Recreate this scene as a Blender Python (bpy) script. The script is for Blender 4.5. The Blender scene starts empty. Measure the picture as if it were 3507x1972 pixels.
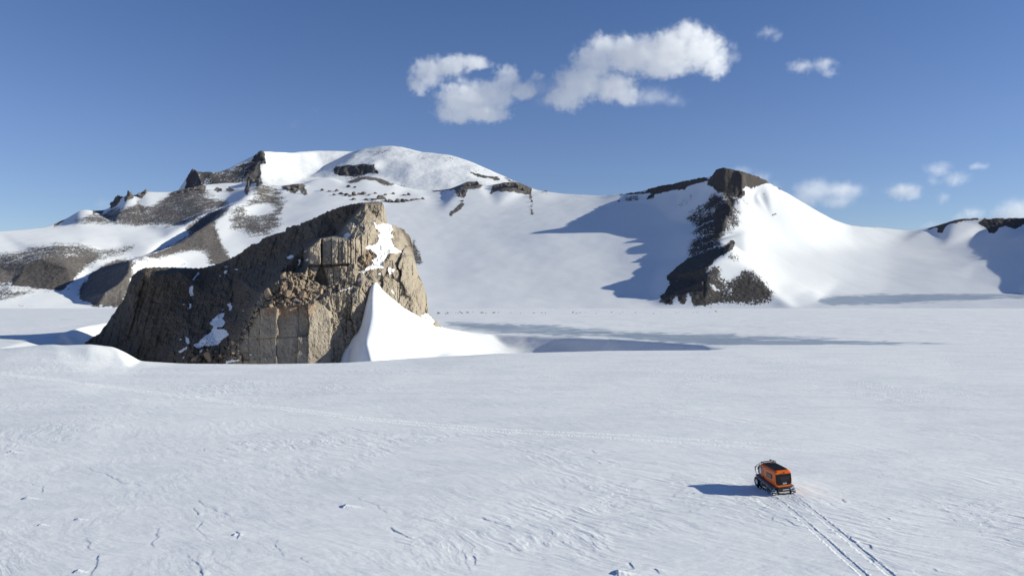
import bpy, bmesh, math, random
import numpy as np
from mathutils import Vector, Matrix
from mathutils.geometry import delaunay_2d_cdt

# ------------------------------------------------------------------ camera, sky, sun, exposure
SC = bpy.context.scene
COL = SC.collection
F, CX, CY, H = 2700.0, 1753.5, 986.0, 18.0      # focal length in photo pixels, principal point, flying height
cam = bpy.data.cameras.new("camera")
cam.sensor_width = 36.0
cam.lens = F / 3507.0 * 36.0
cam.clip_start, cam.clip_end = 0.5, 60000.0
camo = bpy.data.objects.new("camera", cam)
COL.objects.link(camo)
camo.location = (0, 0, H)
camo.rotation_euler = (math.radians(90), 0, 0)
SC.camera = camo

SUN_EL, SUN_BACK = 18.8, 2.0        # degrees: elevation, and how far behind the camera's right hand the sun stands
el, bk = math.radians(SUN_EL), math.radians(SUN_BACK)
sdir = Vector((math.cos(el) * math.cos(bk), -math.cos(el) * math.sin(bk), math.sin(el)))
sl = bpy.data.lights.new("sun", 'SUN')
sl.energy = 5.0
sl.angle = math.radians(0.5)
sl.color = (1.0, 0.968, 0.81)
so = bpy.data.objects.new("sun", sl)
COL.objects.link(so)
so.rotation_euler = sdir.to_track_quat('Z', 'Y').to_euler()

W = bpy.data.worlds.new("World")
SC.world = W
W.use_nodes = True
nt = W.node_tree
nt.nodes.clear()
sky = nt.nodes.new("ShaderNodeTexSky")
sky.sky_type = 'NISHITA'
sky.sun_disc = False
sky.sun_elevation = el
sky.sun_rotation = math.atan2(sdir.x, sdir.y)
sky.altitude = 2500.0
sky.air_density, sky.dust_density, sky.ozone_density = 1.0, 0.0, 4.8
bg = nt.nodes.new("ShaderNodeBackground")
bg.inputs[1].default_value = 0.097
wo = nt.nodes.new("ShaderNodeOutputWorld")
# thin polar haze: the blue pales toward the horizon
wtc = nt.nodes.new("ShaderNodeTexCoord")
wsep = nt.nodes.new("ShaderNodeSeparateXYZ")
wramp = nt.nodes.new("ShaderNodeValToRGB")
wramp.color_ramp.elements[0].position, wramp.color_ramp.elements[0].color = 0.06, (1.17, 0.945, 0.88, 1)
wramp.color_ramp.elements[1].position, wramp.color_ramp.elements[1].color = 0.36, (1.0, 0.955, 1.02, 1)
e_ = wramp.color_ramp.elements.new(0.19)
e_.color = (1.20, 0.975, 0.98, 1)
wmul = nt.nodes.new("ShaderNodeMix")
wmul.data_type, wmul.blend_type = 'RGBA', 'MULTIPLY'
wmul.inputs[0].default_value = 1.0
nt.links.new(wtc.outputs["Generated"], wsep.inputs[0])
nt.links.new(wsep.outputs["Z"], wramp.inputs[0])
nt.links.new(sky.outputs[0], wmul.inputs[6])
nt.links.new(wramp.outputs[0], wmul.inputs[7])
nt.links.new(wmul.outputs[2], bg.inputs[0])
nt.links.new(bg.outputs[0], wo.inputs[0])

SC.view_settings.view_transform = 'Standard'
SC.view_settings.look = 'None'
SC.view_settings.exposure = 0.30
SC.view_settings.gamma = 1.0
SC.render.engine = 'CYCLES'
SC.cycles.use_denoising = True
SC.cycles.max_bounces = 48
SC.cycles.diffuse_bounces = 4
SC.cycles.glossy_bounces = 3
SC.cycles.transmission_bounces = 4
SC.cycles.volume_bounces = 40
SC.cycles.transparent_max_bounces = 8
SC.cycles.volume_max_steps = 256

random.seed(7)

# ------------------------------------------------------------------ noise and raster helpers
_ang = np.random.RandomState(3).rand(256) * 2 * np.pi
_GX, _GY = np.cos(_ang), np.sin(_ang)


def hsh(ix, iy, seed=0):
    h = (ix.astype(np.int64) * 374761393 + iy.astype(np.int64) * 668265263 + seed * 974634777) & 0xFFFFFFFF
    h = ((h ^ (h >> 13)) * 1274126177) & 0xFFFFFFFF
    return h ^ (h >> 16)


def rnd(ix, iy, seed=0):
    return (hsh(ix, iy, seed) & 0xFFFFFF) / float(0xFFFFFF)


def noise(x, y, seed=0):
    xi, yi = np.floor(x), np.floor(y)
    fx, fy = x - xi, y - yi
    u, v = fx * fx * fx * (fx * (fx * 6 - 15) + 10), fy * fy * fy * (fy * (fy * 6 - 15) + 10)

    def g(dx, dy):
        k = hsh(xi + dx, yi + dy, seed) & 255
        return _GX[k] * (fx - dx) + _GY[k] * (fy - dy)
    a, b, c, d = g(0, 0), g(1, 0), g(0, 1), g(1, 1)
    return ((a + (b - a) * u) + ((c + (d - c) * u) - (a + (b - a) * u)) * v) * 1.45


def fbm(x, y, octs=4, seed=0, gain=0.5, lac=2.03):
    s, a, n = 0, 1.0, 0
    for i in range(octs):
        s = s + a * noise(x, y, seed + i * 17)
        n += a
        a *= gain
        x, y = x * lac + 13.7, y * lac + 7.1
    return s / n


def ridged(x, y, octs=4, seed=0, gain=0.5, lac=2.03):
    s, a, n = 0, 1.0, 0
    for i in range(octs):
        s = s + a * (1 - np.abs(noise(x, y, seed + i * 17)) * 1.6)
        n += a
        a *= gain
        x, y = x * lac + 13.7, y * lac + 7.1
    return s / n


def sst(a, b, x):
    t = np.clip((x - a) / (b - a), 0, 1)
    return t * t * (3 - 2 * t)


def blur(a, s, axis):
    if s <= 0:
        return a
    n = int(math.ceil(3 * s))
    k = np.exp(-0.5 * (np.arange(-n, n + 1) / s) ** 2)
    k /= k.sum()
    pad = [(0, 0), (0, 0)]
    pad[axis] = (n, n)
    p = np.pad(a, pad, mode='edge')
    out = np.zeros_like(a)
    L = a.shape[axis]
    for i, w in enumerate(k):
        out += w * (p[i:i + L, :] if axis == 0 else p[:, i:i + L])
    return out


def zz(py, Y):
    return H - (py - CY) / F * Y


def tin(lines, us, vs, vfun):
    """lines: polylines of (u, v, w); evaluate the constrained triangulation on the grid us x vs (w is linear inside a facet)."""
    pts, idx, edges = [], {}, []
    for ln in lines:
        prev = None
        for (u, v, w) in ln:
            key = (round(u, 2), round(v, 3))
            if key not in idx:
                idx[key] = len(pts)
                pts.append((u, vfun(v), w))
            k = idx[key]
            if prev is not None and prev != k:
                edges.append((prev, k))
            prev = k
    V = [Vector((p[0], p[1])) for p in pts]
    ov, oe, of, vo, eo, fo = delaunay_2d_cdt(V, edges, [], 0, 1e-4)
    P = np.array([(p[0], p[1]) for p in pts])
    Wt = np.array([p[2] for p in pts])
    val = []
    for i, p in enumerate(ov):
        if vo[i]:
            val.append(Wt[vo[i][0]])
        else:
            d = np.hypot(P[:, 0] - p[0], P[:, 1] - p[1])
            k = np.argsort(d)[:2]
            q = 1 / (d[k] + 1e-6)
            val.append(float((Wt[k] * q).sum() / q.sum()))
    out = np.full((len(vs), len(us)), np.nan)
    vv = np.array([vfun(v) for v in vs])
    for f in of:
        a, b, c = f[:3]
        (x0, y0), (x1, y1), (x2, y2) = ov[a][:2], ov[b][:2], ov[c][:2]
        i0, i1 = np.searchsorted(us, min(x0, x1, x2) - 1e-6), np.searchsorted(us, max(x0, x1, x2) + 1e-6)
        lo, hi = min(y0, y1, y2), max(y0, y1, y2)
        j0, j1 = np.searchsorted(vv, lo - 1e-6), np.searchsorted(vv, hi + 1e-6)
        if i1 <= i0 or j1 <= j0:
            continue
        den = (y1 - y2) * (x0 - x2) + (x2 - x1) * (y0 - y2)
        if abs(den) < 1e-9:
            continue
        gx, gy = us[None, i0:i1], vv[j0:j1, None]
        l0 = ((y1 - y2) * (gx - x2) + (x2 - x1) * (gy - y2)) / den
        l1 = ((y2 - y0) * (gx - x2) + (x0 - x2) * (gy - y2)) / den
        l2 = 1 - l0 - l1
        m = (l0 > -1e-6) & (l1 > -1e-6) & (l2 > -1e-6)
        sub = out[j0:j1, i0:i1]
        sub[m] = (l0 * val[a] + l1 * val[b] + l2 * val[c])[m]
    if np.isnan(out).any():
        for j in range(out.shape[0]):
            r = out[j]
            ok = ~np.isnan(r)
            if ok.any():
                out[j] = np.interp(us, us[ok], r[ok])
            elif j:
                out[j] = out[j - 1]
    return out


class Mask:
    """A coverage map painted with outlines traced on the photograph, half photo resolution, looked up per vertex."""

    def __init__(self, x0=-800, x1=4400, y0=400, y1=2000, step=2.0):
        self.x0, self.y0, self.s = x0, y0, step
        self.a = np.zeros((int((y1 - y0) / step), int((x1 - x0) / step)))

    def poly(self, pts, val=1.0, soft=1.5, mode='max'):
        p = np.array(pts, float)
        px, py = (p[:, 0] - self.x0) / self.s, (p[:, 1] - self.y0) / self.s
        pad = int(3 * soft) + 2
        h, w = self.a.shape
        i0, i1 = max(0, int(px.min()) - pad), min(w, int(px.max()) + pad + 1)
        j0, j1 = max(0, int(py.min()) - pad), min(h, int(py.max()) + pad + 1)
        if i1 <= i0 or j1 <= j0:
            return self
        gx, gy = np.meshgrid(np.arange(i0, i1) + 0.5, np.arange(j0, j1) + 0.5)
        ins = np.zeros(gx.shape, bool)
        n = len(px)
        for k in range(n):
            xa, ya, xb, yb = px[k], py[k], px[k - 1], py[k - 1]
            c = (ya > gy) != (yb > gy)
            if ya != yb:
                ins ^= c & (gx < (xb - xa) * (gy - ya) / (yb - ya) + xa)
        m = ins.astype(float)
        m = blur(blur(m, soft, 0), soft, 1)
        sub = self.a[j0:j1, i0:i1]
        if mode == 'max':
            np.maximum(sub, m * val, out=sub)
        else:                                   # 'set': lay val over what is there
            sub[:] = sub * (1 - m) + val * m
        return self

    def at(self, px, py):
        h, w = self.a.shape
        x = np.clip((px - self.x0) / self.s - 0.5, 0, w - 1.001)
        y = np.clip((py - self.y0) / self.s - 0.5, 0, h - 1.001)
        xi, yi = x.astype(int), y.astype(int)
        fx, fy = x - xi, y - yi
        a = self.a
        return (a[yi, xi] * (1 - fx) + a[yi, xi + 1] * fx) * (1 - fy) + (a[yi + 1, xi] * (1 - fx) + a[yi + 1, xi + 1] * fx) * fy


def grid_mesh(name, X, Y, Z, attrs=None, mat=None, parent=None, smooth=True, flip=False):
    r, c = X.shape
    co = np.stack([X, Y, Z], -1).reshape(-1, 3).astype(np.float32)
    i = np.arange(r * c).reshape(r, c)
    q = np.stack([i[:-1, :-1], i[:-1, 1:], i[1:, 1:], i[1:, :-1]], -1).reshape(-1, 4)
    if flip:
        q = q[:, ::-1]
    me = bpy.data.meshes.new(name)
    me.vertices.add(len(co))
    me.vertices.foreach_set("co", co.ravel())
    me.loops.add(q.size)
    me.loops.foreach_set("vertex_index", q.ravel().astype(np.int32))
    me.polygons.add(len(q))
    me.polygons.foreach_set("loop_start", np.arange(0, q.size, 4, dtype=np.int32))
    me.polygons.foreach_set("loop_total", np.full(len(q), 4, dtype=np.int32))
    me.polygons.foreach_set("use_smooth", np.full(len(q), smooth, dtype=bool))
    me.update(calc_edges=True)
    for k, v in (attrs or {}).items():
        at = me.attributes.new(k, 'FLOAT', 'POINT')
        at.data.foreach_set("value", np.broadcast_to(v, X.shape).astype(np.float32).ravel())
    if mat:
        me.materials.append(mat)
    ob = bpy.data.objects.new(name, me)
    COL.objects.link(ob)
    ob.parent = parent
    return ob


def tag(o, label=None, cat=None, group=None, kind=None):
    if label:
        o["label"] = label
    if cat:
        o["category"] = cat
    if group:
        o["group"] = group
    if kind:
        o["kind"] = kind
    return o


# ------------------------------------------------------------------ material helpers
class NT:
    def __init__(self, name):
        self.m = bpy.data.materials.new(name)
        self.m.use_nodes = True
        self.t = self.m.node_tree
        self.t.nodes.clear()
        self.out = self.t.nodes.new("ShaderNodeOutputMaterial")

    def n(self, typ, ins=None, **kw):
        nd = self.t.nodes.new("ShaderNode" + typ)
        for k, v in kw.items():
            setattr(nd, k, v)
        for k, v in (ins or {}).items():
            s = nd.inputs[k]
            if hasattr(v, 'node'):
                self.t.links.new(v, s)
            elif isinstance(v, bpy.types.Node):
                self.t.links.new(v.outputs[0], s)
            else:
                s.default_value = v
        return nd

    def math(self, op, a, b=0.0, c=None, clamp=False):
        ins = {0: a, 1: b}
        if c is not None:
            ins[2] = c
        return self.n("Math", ins, operation=op, use_clamp=clamp).outputs[0]

    def mix(self, fac, a, b, blend='MIX'):
        nd = self.n("Mix", {0: fac}, data_type='RGBA', blend_type=blend)
        for k, v in ((6, a), (7, b)):
            if hasattr(v, 'node'):
                self.t.links.new(v, nd.inputs[k])
            else:
                nd.inputs[k].default_value = v
        return nd.outputs[2]

    def ramp(self, x, lo, hi, smooth=True):
        nd = self.n("MapRange", {0: x, 1: lo, 2: hi, 3: 0.0, 4: 1.0}, interpolation_type='SMOOTHSTEP' if smooth else 'LINEAR', clamp=True) if not smooth else \
            self.n("MapRange", {0: x, 1: lo, 2: hi, 3: 0.0, 4: 1.0}, interpolation_type='SMOOTHSTEP')
        return nd.outputs[0]

    def pos(self, scale=(1, 1, 1), rot=(0, 0, 0)):
        g = self.n("NewGeometry")
        mp = self.n("Mapping", {0: g.outputs["Position"]})
        mp.inputs["Scale"].default_value = scale
        mp.inputs["Rotation"].default_value = rot
        return mp.outputs[0]

    def noise(self, vec, scale, detail=4.0, rough=0.55, dist=0.0):
        return self.n("TexNoise", {"Vector": vec, "Scale": scale, "Detail": detail, "Roughness": rough, "Distortion": dist}).outputs[0]

    def attr(self, name):
        return self.n("Attribute", attribute_name=name).outputs["Fac"]

    def surf(self, s):
        self.t.links.new(s.outputs[0] if isinstance(s, bpy.types.Node) else s, self.out.inputs[0])
        return self.m


def c4(r, g, b):
    return (r, g, b, 1.0)


SNOW = c4(0.79, 0.80, 0.82)


def terrain_mat(name, rock_a, rock_b, rock_c, grain, spread, bump_d, far=True, ice=False, snow=SNOW):
    """Snow where 'rock' is low, stone where it is high; in between a wind-combed speckle decides grain by grain."""
    m = NT(name)
    p = m.pos()
    pst = m.pos(scale=(1.0, 0.55, 1.6), rot=(0, 0.1, 0.15))
    n1 = m.noise(pst, 1.0 / grain, 3.0, 0.6, 0.6)
    n2 = m.noise(p, 1.0 / (grain * 9), 3.0, 0.55)
    rk = m.attr("rock")
    t = m.math('ADD', m.math('MULTIPLY', m.math('SUBTRACT', n1, 0.5), spread), m.math('MULTIPLY', m.math('SUBTRACT', n2, 0.5), spread * 0.55))
    cov = m.ramp(m.math('ADD', rk, t), 0.44, 0.56)
    cov = m.math('MULTIPLY', cov, m.ramp(rk, 0.02, 0.12))
    nb = m.noise(p, 1.0 / (grain * 5), 5.0, 0.6)
    nc = m.noise(p, 1.0 / (grain * 0.8), 4.0, 0.65)
    rock = m.mix(m.ramp(nb, 0.35, 0.65), rock_a, rock_b)
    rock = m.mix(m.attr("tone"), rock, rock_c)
    ns = m.noise(m.pos(scale=(1, 1, .16)), 1.0 / (grain * 1.5), 4.0, 0.6, .4)
    rock = m.mix(m.math('MULTIPLY', m.ramp(ns, 0.45, 0.75), 0.5), rock, m.mix(.5, rock, rock_a))
    rock = m.mix(m.math('MULTIPLY', m.ramp(nc, 0.3, 0.75), 0.5), rock, c4(0.03, 0.027, 0.026))
    sn = snow
    if ice:
        ic = m.attr("ice")
        ni = m.noise(m.pos(scale=(0.35, 1.0, 1.0)), 1.0 / (grain * 4), 5.0, 0.6, 0.8)
        icov = m.ramp(m.math('ADD', ic, m.math('MULTIPLY', m.math('SUBTRACT', ni, 0.5), 1.1)), 0.40, 0.62)
        icov = m.math('MULTIPLY', icov, m.ramp(ic, 0.02, 0.2))
        sn = m.mix(icov, snow, c4(0.36, 0.425, 0.52))
    colr = m.mix(cov, sn, rock)
    hgt = m.math('ADD', m.math('MULTIPLY', m.noise(p, 1.0 / (grain * 1.6), 5.0, 0.6), m.math('ADD', 0.15, m.math('MULTIPLY', cov, 0.85))),
                 m.math('MULTIPLY', cov, m.math('ADD', .25, m.math('MULTIPLY', ns, 1.2))))
    bp = m.n("Bump", {"Strength": 0.8, "Distance": bump_d, "Height": hgt})
    b = m.n("BsdfPrincipled", {"Base Color": colr, "Roughness": 0.85, "Diffuse Roughness": 0.3, "Normal": bp})
    b.inputs["Specular IOR Level"].default_value = 0.15
    return m.surf(b)

# ------------------------------------------------------------------ the rock butte in the wind scoop
BTOP = [(284, 1182), (293, 1172), (308, 1160), (326, 1150), (345, 1138), (352, 1124), (366, 1109), (381, 1084), (401, 1057), (408, 1042), (417, 1038), (426, 1020), (432, 1003), (440, 975), (447, 962), (452, 943), (461, 938), (472, 927), (484, 922), (497, 917), (533, 915),
        (603, 916), (660, 918), (689, 918), (719, 911), (755, 901), (785, 888), (830, 863), (834, 856), (856, 843), (860, 836), (886, 833), (901, 815), (940, 802), (977, 792), (980, 780), (997, 777), (1002, 771), (1027, 772), (1030, 764), (1042, 761),
        (1083, 744), (1118, 726), (1158, 711), (1199, 700), (1239, 694), (1290, 690), (1306, 691), (1312, 698), (1313, 730), (1313.6, 757), (1316, 764), (1320, 766), (1340, 769), (1355, 771), (1360, 778), (1385, 786), (1388, 797), (1395, 800), (1404, 810), (1407, 825), (1416, 877),
        (1431, 933), (1440, 952), (1446, 968), (1459, 1003), (1460, 1030), (1464, 1054), (1462, 1069), (1478, 1085), (1490, 1096), (1501, 1109), (1512, 1120)]
BD = [  # (px, py, depth) outlines of the big planes
    [(270, 1300, 366), (400, 1300, 350), (480, 1300, 340), (640, 1300, 315), (800, 1300, 300), (900, 1300, 294.5), (1056, 1300, 295.5), (1134, 1300, 301.5), (1200, 1300, 307), (1300, 1300, 319), (1400, 1300, 333), (1530, 1300, 356)],
    [(284, 1175, 372), (366, 1102, 368), (432, 995, 364), (452, 937, 366), (497, 910, 376), (603, 910, 378), (689, 911, 378), (785, 882, 376), (886, 826, 373), (977, 785, 370), (1042, 755, 366), (1118, 720, 361), (1199, 694, 355), (1239, 687, 351), (1290, 684, 351), (1316, 690, 358), (1318, 762, 360), (1355, 765, 366), (1385, 780, 364), (1410, 808, 362), (1420, 877, 358), (1450, 965, 355), (1468, 1052, 356), (1515, 1112, 366)],
    [(270, 700, 380), (1530, 690, 380)], [(500, 940, 355), (560, 938, 356), (610, 930, 360)],
    [(440, 990, 357), (460, 1080, 349), (480, 1200, 342)], [(380, 1130, 358), (400, 1220, 350)],
    [(1250, 700, 347), (1190, 764, 337), (1165, 803, 329), (1096, 818, 318), (1058, 850, 314), (1058, 906, 312.5), (1045, 934, 309), (978, 937, 306), (900, 1000, 302.5), (870, 1046, 300.5), (848, 1110, 299), (820, 1145, 298), (792, 1210, 297), (790, 1300, 299)],
    # recess behind the arete, on the shaded side
    [(1238, 704, 351.5), (1172, 770, 350), (1148, 805, 348), (1080, 815, 346), (1042, 850, 343), (1040, 905, 338), (1020, 930, 334), (960, 930, 333), (880, 1000, 328), (845, 1060, 323), (815, 1110, 319), (795, 1150, 316), (765, 1220, 310)],
    [(700, 1000, 358), (800, 945, 363), (920, 890, 361), (1040, 820, 356)], [(560, 1050, 350), (640, 1100, 342), (720, 1120, 336), (800, 1040, 345)], [(560, 1200, 334), (650, 1200, 322)],
    # tiers of the sunny side
    [(1096, 818, 318), (1183, 826, 316.5), (1215, 818, 319), (1250, 799, 324), (1275, 790, 330)], [(1058, 906, 312.5), (1112, 908, 313), (1189, 902, 313.5), (1215, 905, 315), (1238, 885, 320), (1258, 850, 327), (1275, 832, 332)],
    [(1183, 772, 331), (1250, 742, 339), (1268, 800, 328)], [(1310, 700, 349), (1311, 758, 348)], [(1290, 745, 345), (1300, 790, 342)],
    [(1112, 913, 314.5), (1124, 971, 313.2), (1218, 968, 315), (1234, 930, 318)], [(1058, 912, 314.5), (1112, 912, 316)], [(1060, 960, 312), (1120, 985, 311.5)],
    [(893, 1052, 297.6), (947, 1050, 297), (1053, 1043, 299), (1080, 1036, 301), (1124, 1010, 303), (1180, 1003, 306), (1240, 992, 310)], [(821, 1150, 298), (893, 1245, 295), (947, 1245, 294.6), (1053, 1245, 296.2), (1134, 1245, 301.5)],
    [(1056, 1060, 298), (1056, 1245, 296.3)],
    [(1134, 1062, 303.5), (1134, 1245, 301.5)], [(1137, 1060, 305), (1140, 1245, 303.5)],
    [(1200, 1090, 308.5), (1200, 1240, 306.5)], [(1262, 1000, 313), (1285, 970, 318), (1330, 1030, 321), (1300, 1100, 316)],
    [(1313, 765, 350), (1340, 772, 352), (1347, 795, 346), (1337, 814, 342), (1330, 840, 337), (1321, 881, 329), (1290, 905, 323), (1262, 926, 319)], [(1388, 869, 346), (1355, 862, 336), (1340, 880, 330)],
    [(1355, 790, 352), (1380, 800, 352)], [(1340, 900, 327), (1345, 1000, 325), (1360, 1100, 324)], [(1395, 880, 340), (1410, 1000, 333), (1420, 1100, 331)], [(1440, 1000, 341), (1445, 1070, 340)],
    [(1468, 1078, 345), (1490, 1106, 350)]]
bus = np.arange(285.0, 1511.0, 1.15)
TT = np.interp(bus, [a for a, b in BTOP], [b for a, b in BTOP])
TT = TT + (noise(bus / 9, bus * 0, 101) * 3 + noise(bus / 3.2, bus * 0, 102) * 1.6) * sst(1500, 1460, bus)
nr = 500
tt = np.linspace(0, 1, nr)
# rows from the top edge (row 0) down to below the visible foot
PXb = np.broadcast_to(bus[None, :], (nr, len(bus))).copy()
PYb = np.maximum(TT[None, :], 684 + 608 * tt[:, None])
gys = np.arange(684.0, 1300.0, 1.5)
gxs = np.arange(270.0, 1530.0, 1.5)
Dg = tin([[(a, b, d) for a, b, d in l] for l in BD], gxs, gys, lambda v: v)
Ds = blur(blur(Dg, .8, 0), .8, 1)


def samp(A, px, py):
    x = np.clip((px - gxs[0]) / 1.5, 0, A.shape[1] - 1.001)
    y = np.clip((py - gys[0]) / 1.5, 0, A.shape[0] - 1.001)
    xi, yi = x.astype(int), y.astype(int)
    fx, fy = x - xi, y - yi
    return (A[yi, xi] * (1 - fx) + A[yi, xi + 1] * fx) * (1 - fy) + (A[yi + 1, xi] * (1 - fx) + A[yi + 1, xi + 1] * fx) * fy


D0 = samp(Ds, PXb, PYb)


class BMask(Mask):
    def __init__(self):
        super().__init__(250, 1560, 660, 1320, 1.5)


def region(polys):
    m = BMask()
    for p, s in polys:
        m.poly(p, 1.0, s)
    return m.at(PXb, PYb)


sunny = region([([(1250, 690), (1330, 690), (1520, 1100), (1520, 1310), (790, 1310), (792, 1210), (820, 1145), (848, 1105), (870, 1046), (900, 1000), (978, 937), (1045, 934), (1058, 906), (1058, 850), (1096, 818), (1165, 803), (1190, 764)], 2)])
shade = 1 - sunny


def columns(px, py, w, seed, lean=0.0, split=70.0):
    """irregular upright joint blocks: returns (block offset 0..1, distance to the nearest joint in px)"""
    u = px + lean * (py - 1000) + noise(px / 40, py / 55, seed) * 5 + noise(px / 12, py / 30, seed + 1) * 1.6
    k = np.floor(u / w)
    best, sec, cid = np.full(px.shape, 1e9), np.full(px.shape, 1e9), np.zeros(px.shape)
    for o in (-1, 0, 1):
        c = (k + o + .5 + .75 * (rnd(k + o, k * 0, seed) - .5)) * w
        d = np.abs(u - c)
        up = d < best
        sec = np.where(up, best, np.minimum(sec, d))
        cid = np.where(up, k + o, cid)
        best = np.where(up, d, best)
    gx = (sec - best) * .5
    v = py + 140 * rnd(cid, cid * 0, seed + 5) + noise(px / 25, py / 25, seed + 2) * 5
    j = np.floor(v / split)
    fy = v / split - j
    jit = .5 * (rnd(cid, j, seed + 7) - .5)
    j2 = np.where(fy < .25 + jit * .3, j - 1, j)
    gy = np.abs(fy - (.25 + jit * .3)) * split
    return rnd(cid, j2, seed + 9), gx, gy


def groove(d, w):
    return np.exp(-(d / w) ** 2)


wpx = PXb + noise(PXb / 30, PYb / 40, 111) * 3 + noise(PXb / 8, PYb / 10, 112) * 1.2
wpy = PYb + noise(PXb / 35, PYb / 30, 113) * 3 + noise(PXb / 9, PYb / 9, 114) * 1.2
disp = np.zeros_like(D0)


def blocks(px, py, s, asp, seed):
    """angular broken blocks: tilted flat facets with sharp edges"""
    u, v = px / s + noise(px / 30, py / 45, seed) * .35, py / (s * asp) + noise(px / 45, py / 30, seed + 8) * .25
    xi, yi = np.floor(u), np.floor(v)
    best, sec, h, tx = np.full(px.shape, 9.), np.full(px.shape, 9.), np.zeros(px.shape), np.zeros(px.shape)
    for a in (-1, 0, 1):
        for b in (-1, 0, 1):
            cx, cy = xi + a + .5 + .7 * (rnd(xi + a, yi + b, seed) - .5), yi + b + .5 + .7 * (rnd(xi + a, yi + b, seed + 1) - .5)
            d = np.maximum(np.abs(u - cx), np.abs(v - cy)) + .35 * np.minimum(np.abs(u - cx), np.abs(v - cy))
            up = d < best
            sec = np.where(up, best, np.minimum(sec, d))
            h = np.where(up, rnd(xi + a, yi + b, seed + 2), h)
            tx = np.where(up, (u - cx) * (rnd(xi + a, yi + b, seed + 3) - .35) + (v - cy) * (rnd(xi + a, yi + b, seed + 4) - .6) * .6, tx)
            best = np.where(up, d, best)
    return h - .5, tx, sec - best


# generic jointing on the sunny right-hand walls
lt0 = region([([(820, 1148), (848, 1108), (880, 1056), (947, 1050), (1053, 1043), (1110, 1048), (1135, 1100), (1136, 1310), (820, 1310)], 1)])
rwall = region([([(1136, 1020), (1240, 985), (1300, 960), (1320, 925), (1345, 880), (1390, 850), (1400, 790), (1420, 830), (1475, 1060), (1480, 1310), (1140, 1310)], 3)])
jn = sst(-.1, .35, noise(PXb / 45, PYb / 70, 121))
h, tx, e = blocks(PXb, PYb, 42, 2.9, 320)
disp += rwall * (h * 3.6 + tx * 3.2 - .7 * groove(e, .05))
h, tx, e = blocks(PXb, PYb, 17, 1.7, 330)
disp += rwall * (h * .8 + tx * .9 - .35 * groove(e, .08))
o, gx, gy = columns(PXb, PYb, 37, 120, .07, 120)
disp += rwall * (-1.3 * jn * groove(gx, 1.3) - .4 * groove(gy, 1.2))
h, tx, e = blocks(PXb, PYb, 7, 1.3, 340)
disp += sunny * (1 - .8 * lt0) * (h * .22 + tx * .22)
# summit block and the top of the ridge
summit = region([([(1180, 700), (1312, 690), (1316, 765), (1345, 800), (1280, 840), (1210, 820), (1170, 800), (1195, 760)], 4)])
h, tx, e = blocks(PXb + (PYb - 750) * .5, PYb, 30, 1.5, 350)
disp += summit * (h * 2.0 + tx * 1.8 - .5 * groove(e, .06))
# upper tier: slabs with near-vertical joints
ut = region([([(1059, 818), (1100, 812), (1185, 824), (1225, 812), (1262, 796), (1275, 835), (1240, 885), (1215, 905), (1112, 910), (1058, 908)], 1)])
uj = np.array([1040, 1101, 1136, 1157, 1172, 1190, 1201, 1216, 1237, 1256, 1280, 1300])
uo = np.array([.6, -1.1, .9, .2, .9, .2, .8, -.3, .8, -.2, .4])
q = np.clip(np.searchsorted(uj, wpx * .3 + PXb * .7) - 1, 0, len(uo) - 1)
dj = np.min(np.abs((wpx * .3 + PXb * .7)[..., None] - uj[1:-1]), -1)
disp += ut * (uo[q] - 1.3 * groove(dj, 1.3))
disp -= 3.0 * region([([(1056, 904), (1110, 907), (1195, 902), (1195, 909), (1110, 915), (1056, 911)], .7)])
disp -= 3.5 * region([([(1099, 820), (1103, 820), (1104, 912), (1099, 912)], .6)])
# the overhung tier below it
ov = region([([(1112, 914), (1218, 905), (1222, 968), (1200, 975), (1124, 975)], 2)])
o, gx, gy = columns(PXb, PYb, 21, 140, .1, 24)
disp += ov * (.8 + (o - .5) * 1.0 - .9 * groove(gx, 1.2) - .7 * groove(gy, 1.2))
disp -= 5.0 * region([([(1094, 916), (1108, 914), (1118, 950), (1126, 976), (1100, 974), (1080, 960), (1085, 940)], 1.5)])
# the big lower wall: slabs 892-947 and 1055-1134 stand proud
lt = region([([(820, 1148), (848, 1108), (880, 1056), (947, 1050), (1053, 1043), (1080, 1038), (1110, 1048), (1128, 1070), (1135, 1100), (1136, 1310), (820, 1310)], 1)])
lj = np.array([780, 851, 891, 947, 1019, 1056, 1134, 1160])
lo = np.array([-.4, -.9, 1.2, -1.5, -1.9, 1.7, -1.0])
ub = PXb + noise(PXb / 70, PYb / 60, 115) * 6 + noise(PXb / 9, PYb / 14, 116) * 1.1
low = PYb > 1157 + (ub - 900) * -.03 + np.where(ub > 1055, -(ub - 1055) * .22, 0)
lo2 = np.array([-1.0, -1.3, -.5, -1.1, 1.0, 1.6, -1.0])
q = np.clip(np.searchsorted(lj, ub) - 1, 0, len(lo) - 1)
dj = np.min(np.abs(ub[..., None] - lj[1:-1]), -1)
jg = sst(-.35, .25, noise(PXb / 40, PYb / 40, 301))
hj = np.abs(PYb + noise(PXb / 30, PYb / 30, 117) * 4 - (1157 + (ub - 900) * -.03 + np.where(ub > 1055, -(ub - 1055) * .22, 0)))
hj2 = np.abs(PYb + noise(PXb / 30, PYb / 30, 118) * 5 - np.interp(PXb, [820, 950, 1010, 1055, 1134], [1208, 1212, 1204, 1194, 1168]))
disp += lt * (np.where(low, lo2[q], lo[q]) - (.15 + .7 * jg) * groove(dj, 1.0) - (.1 + .75 * jg) * groove(hj, 1.0) - .4 * (1 - jg) * groove(hj2, 1.0))
disp += lt * (-.25 * groove(np.abs(ub - 923 - (PYb - 1100) * .1), 1) + .6 * fbm(PXb / 40, PYb / 50, 3, 119))
disp += lt * 1.4 * region([([(945, 1060), (952, 1052), (953, 1148), (945, 1150)], .8)])
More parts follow.
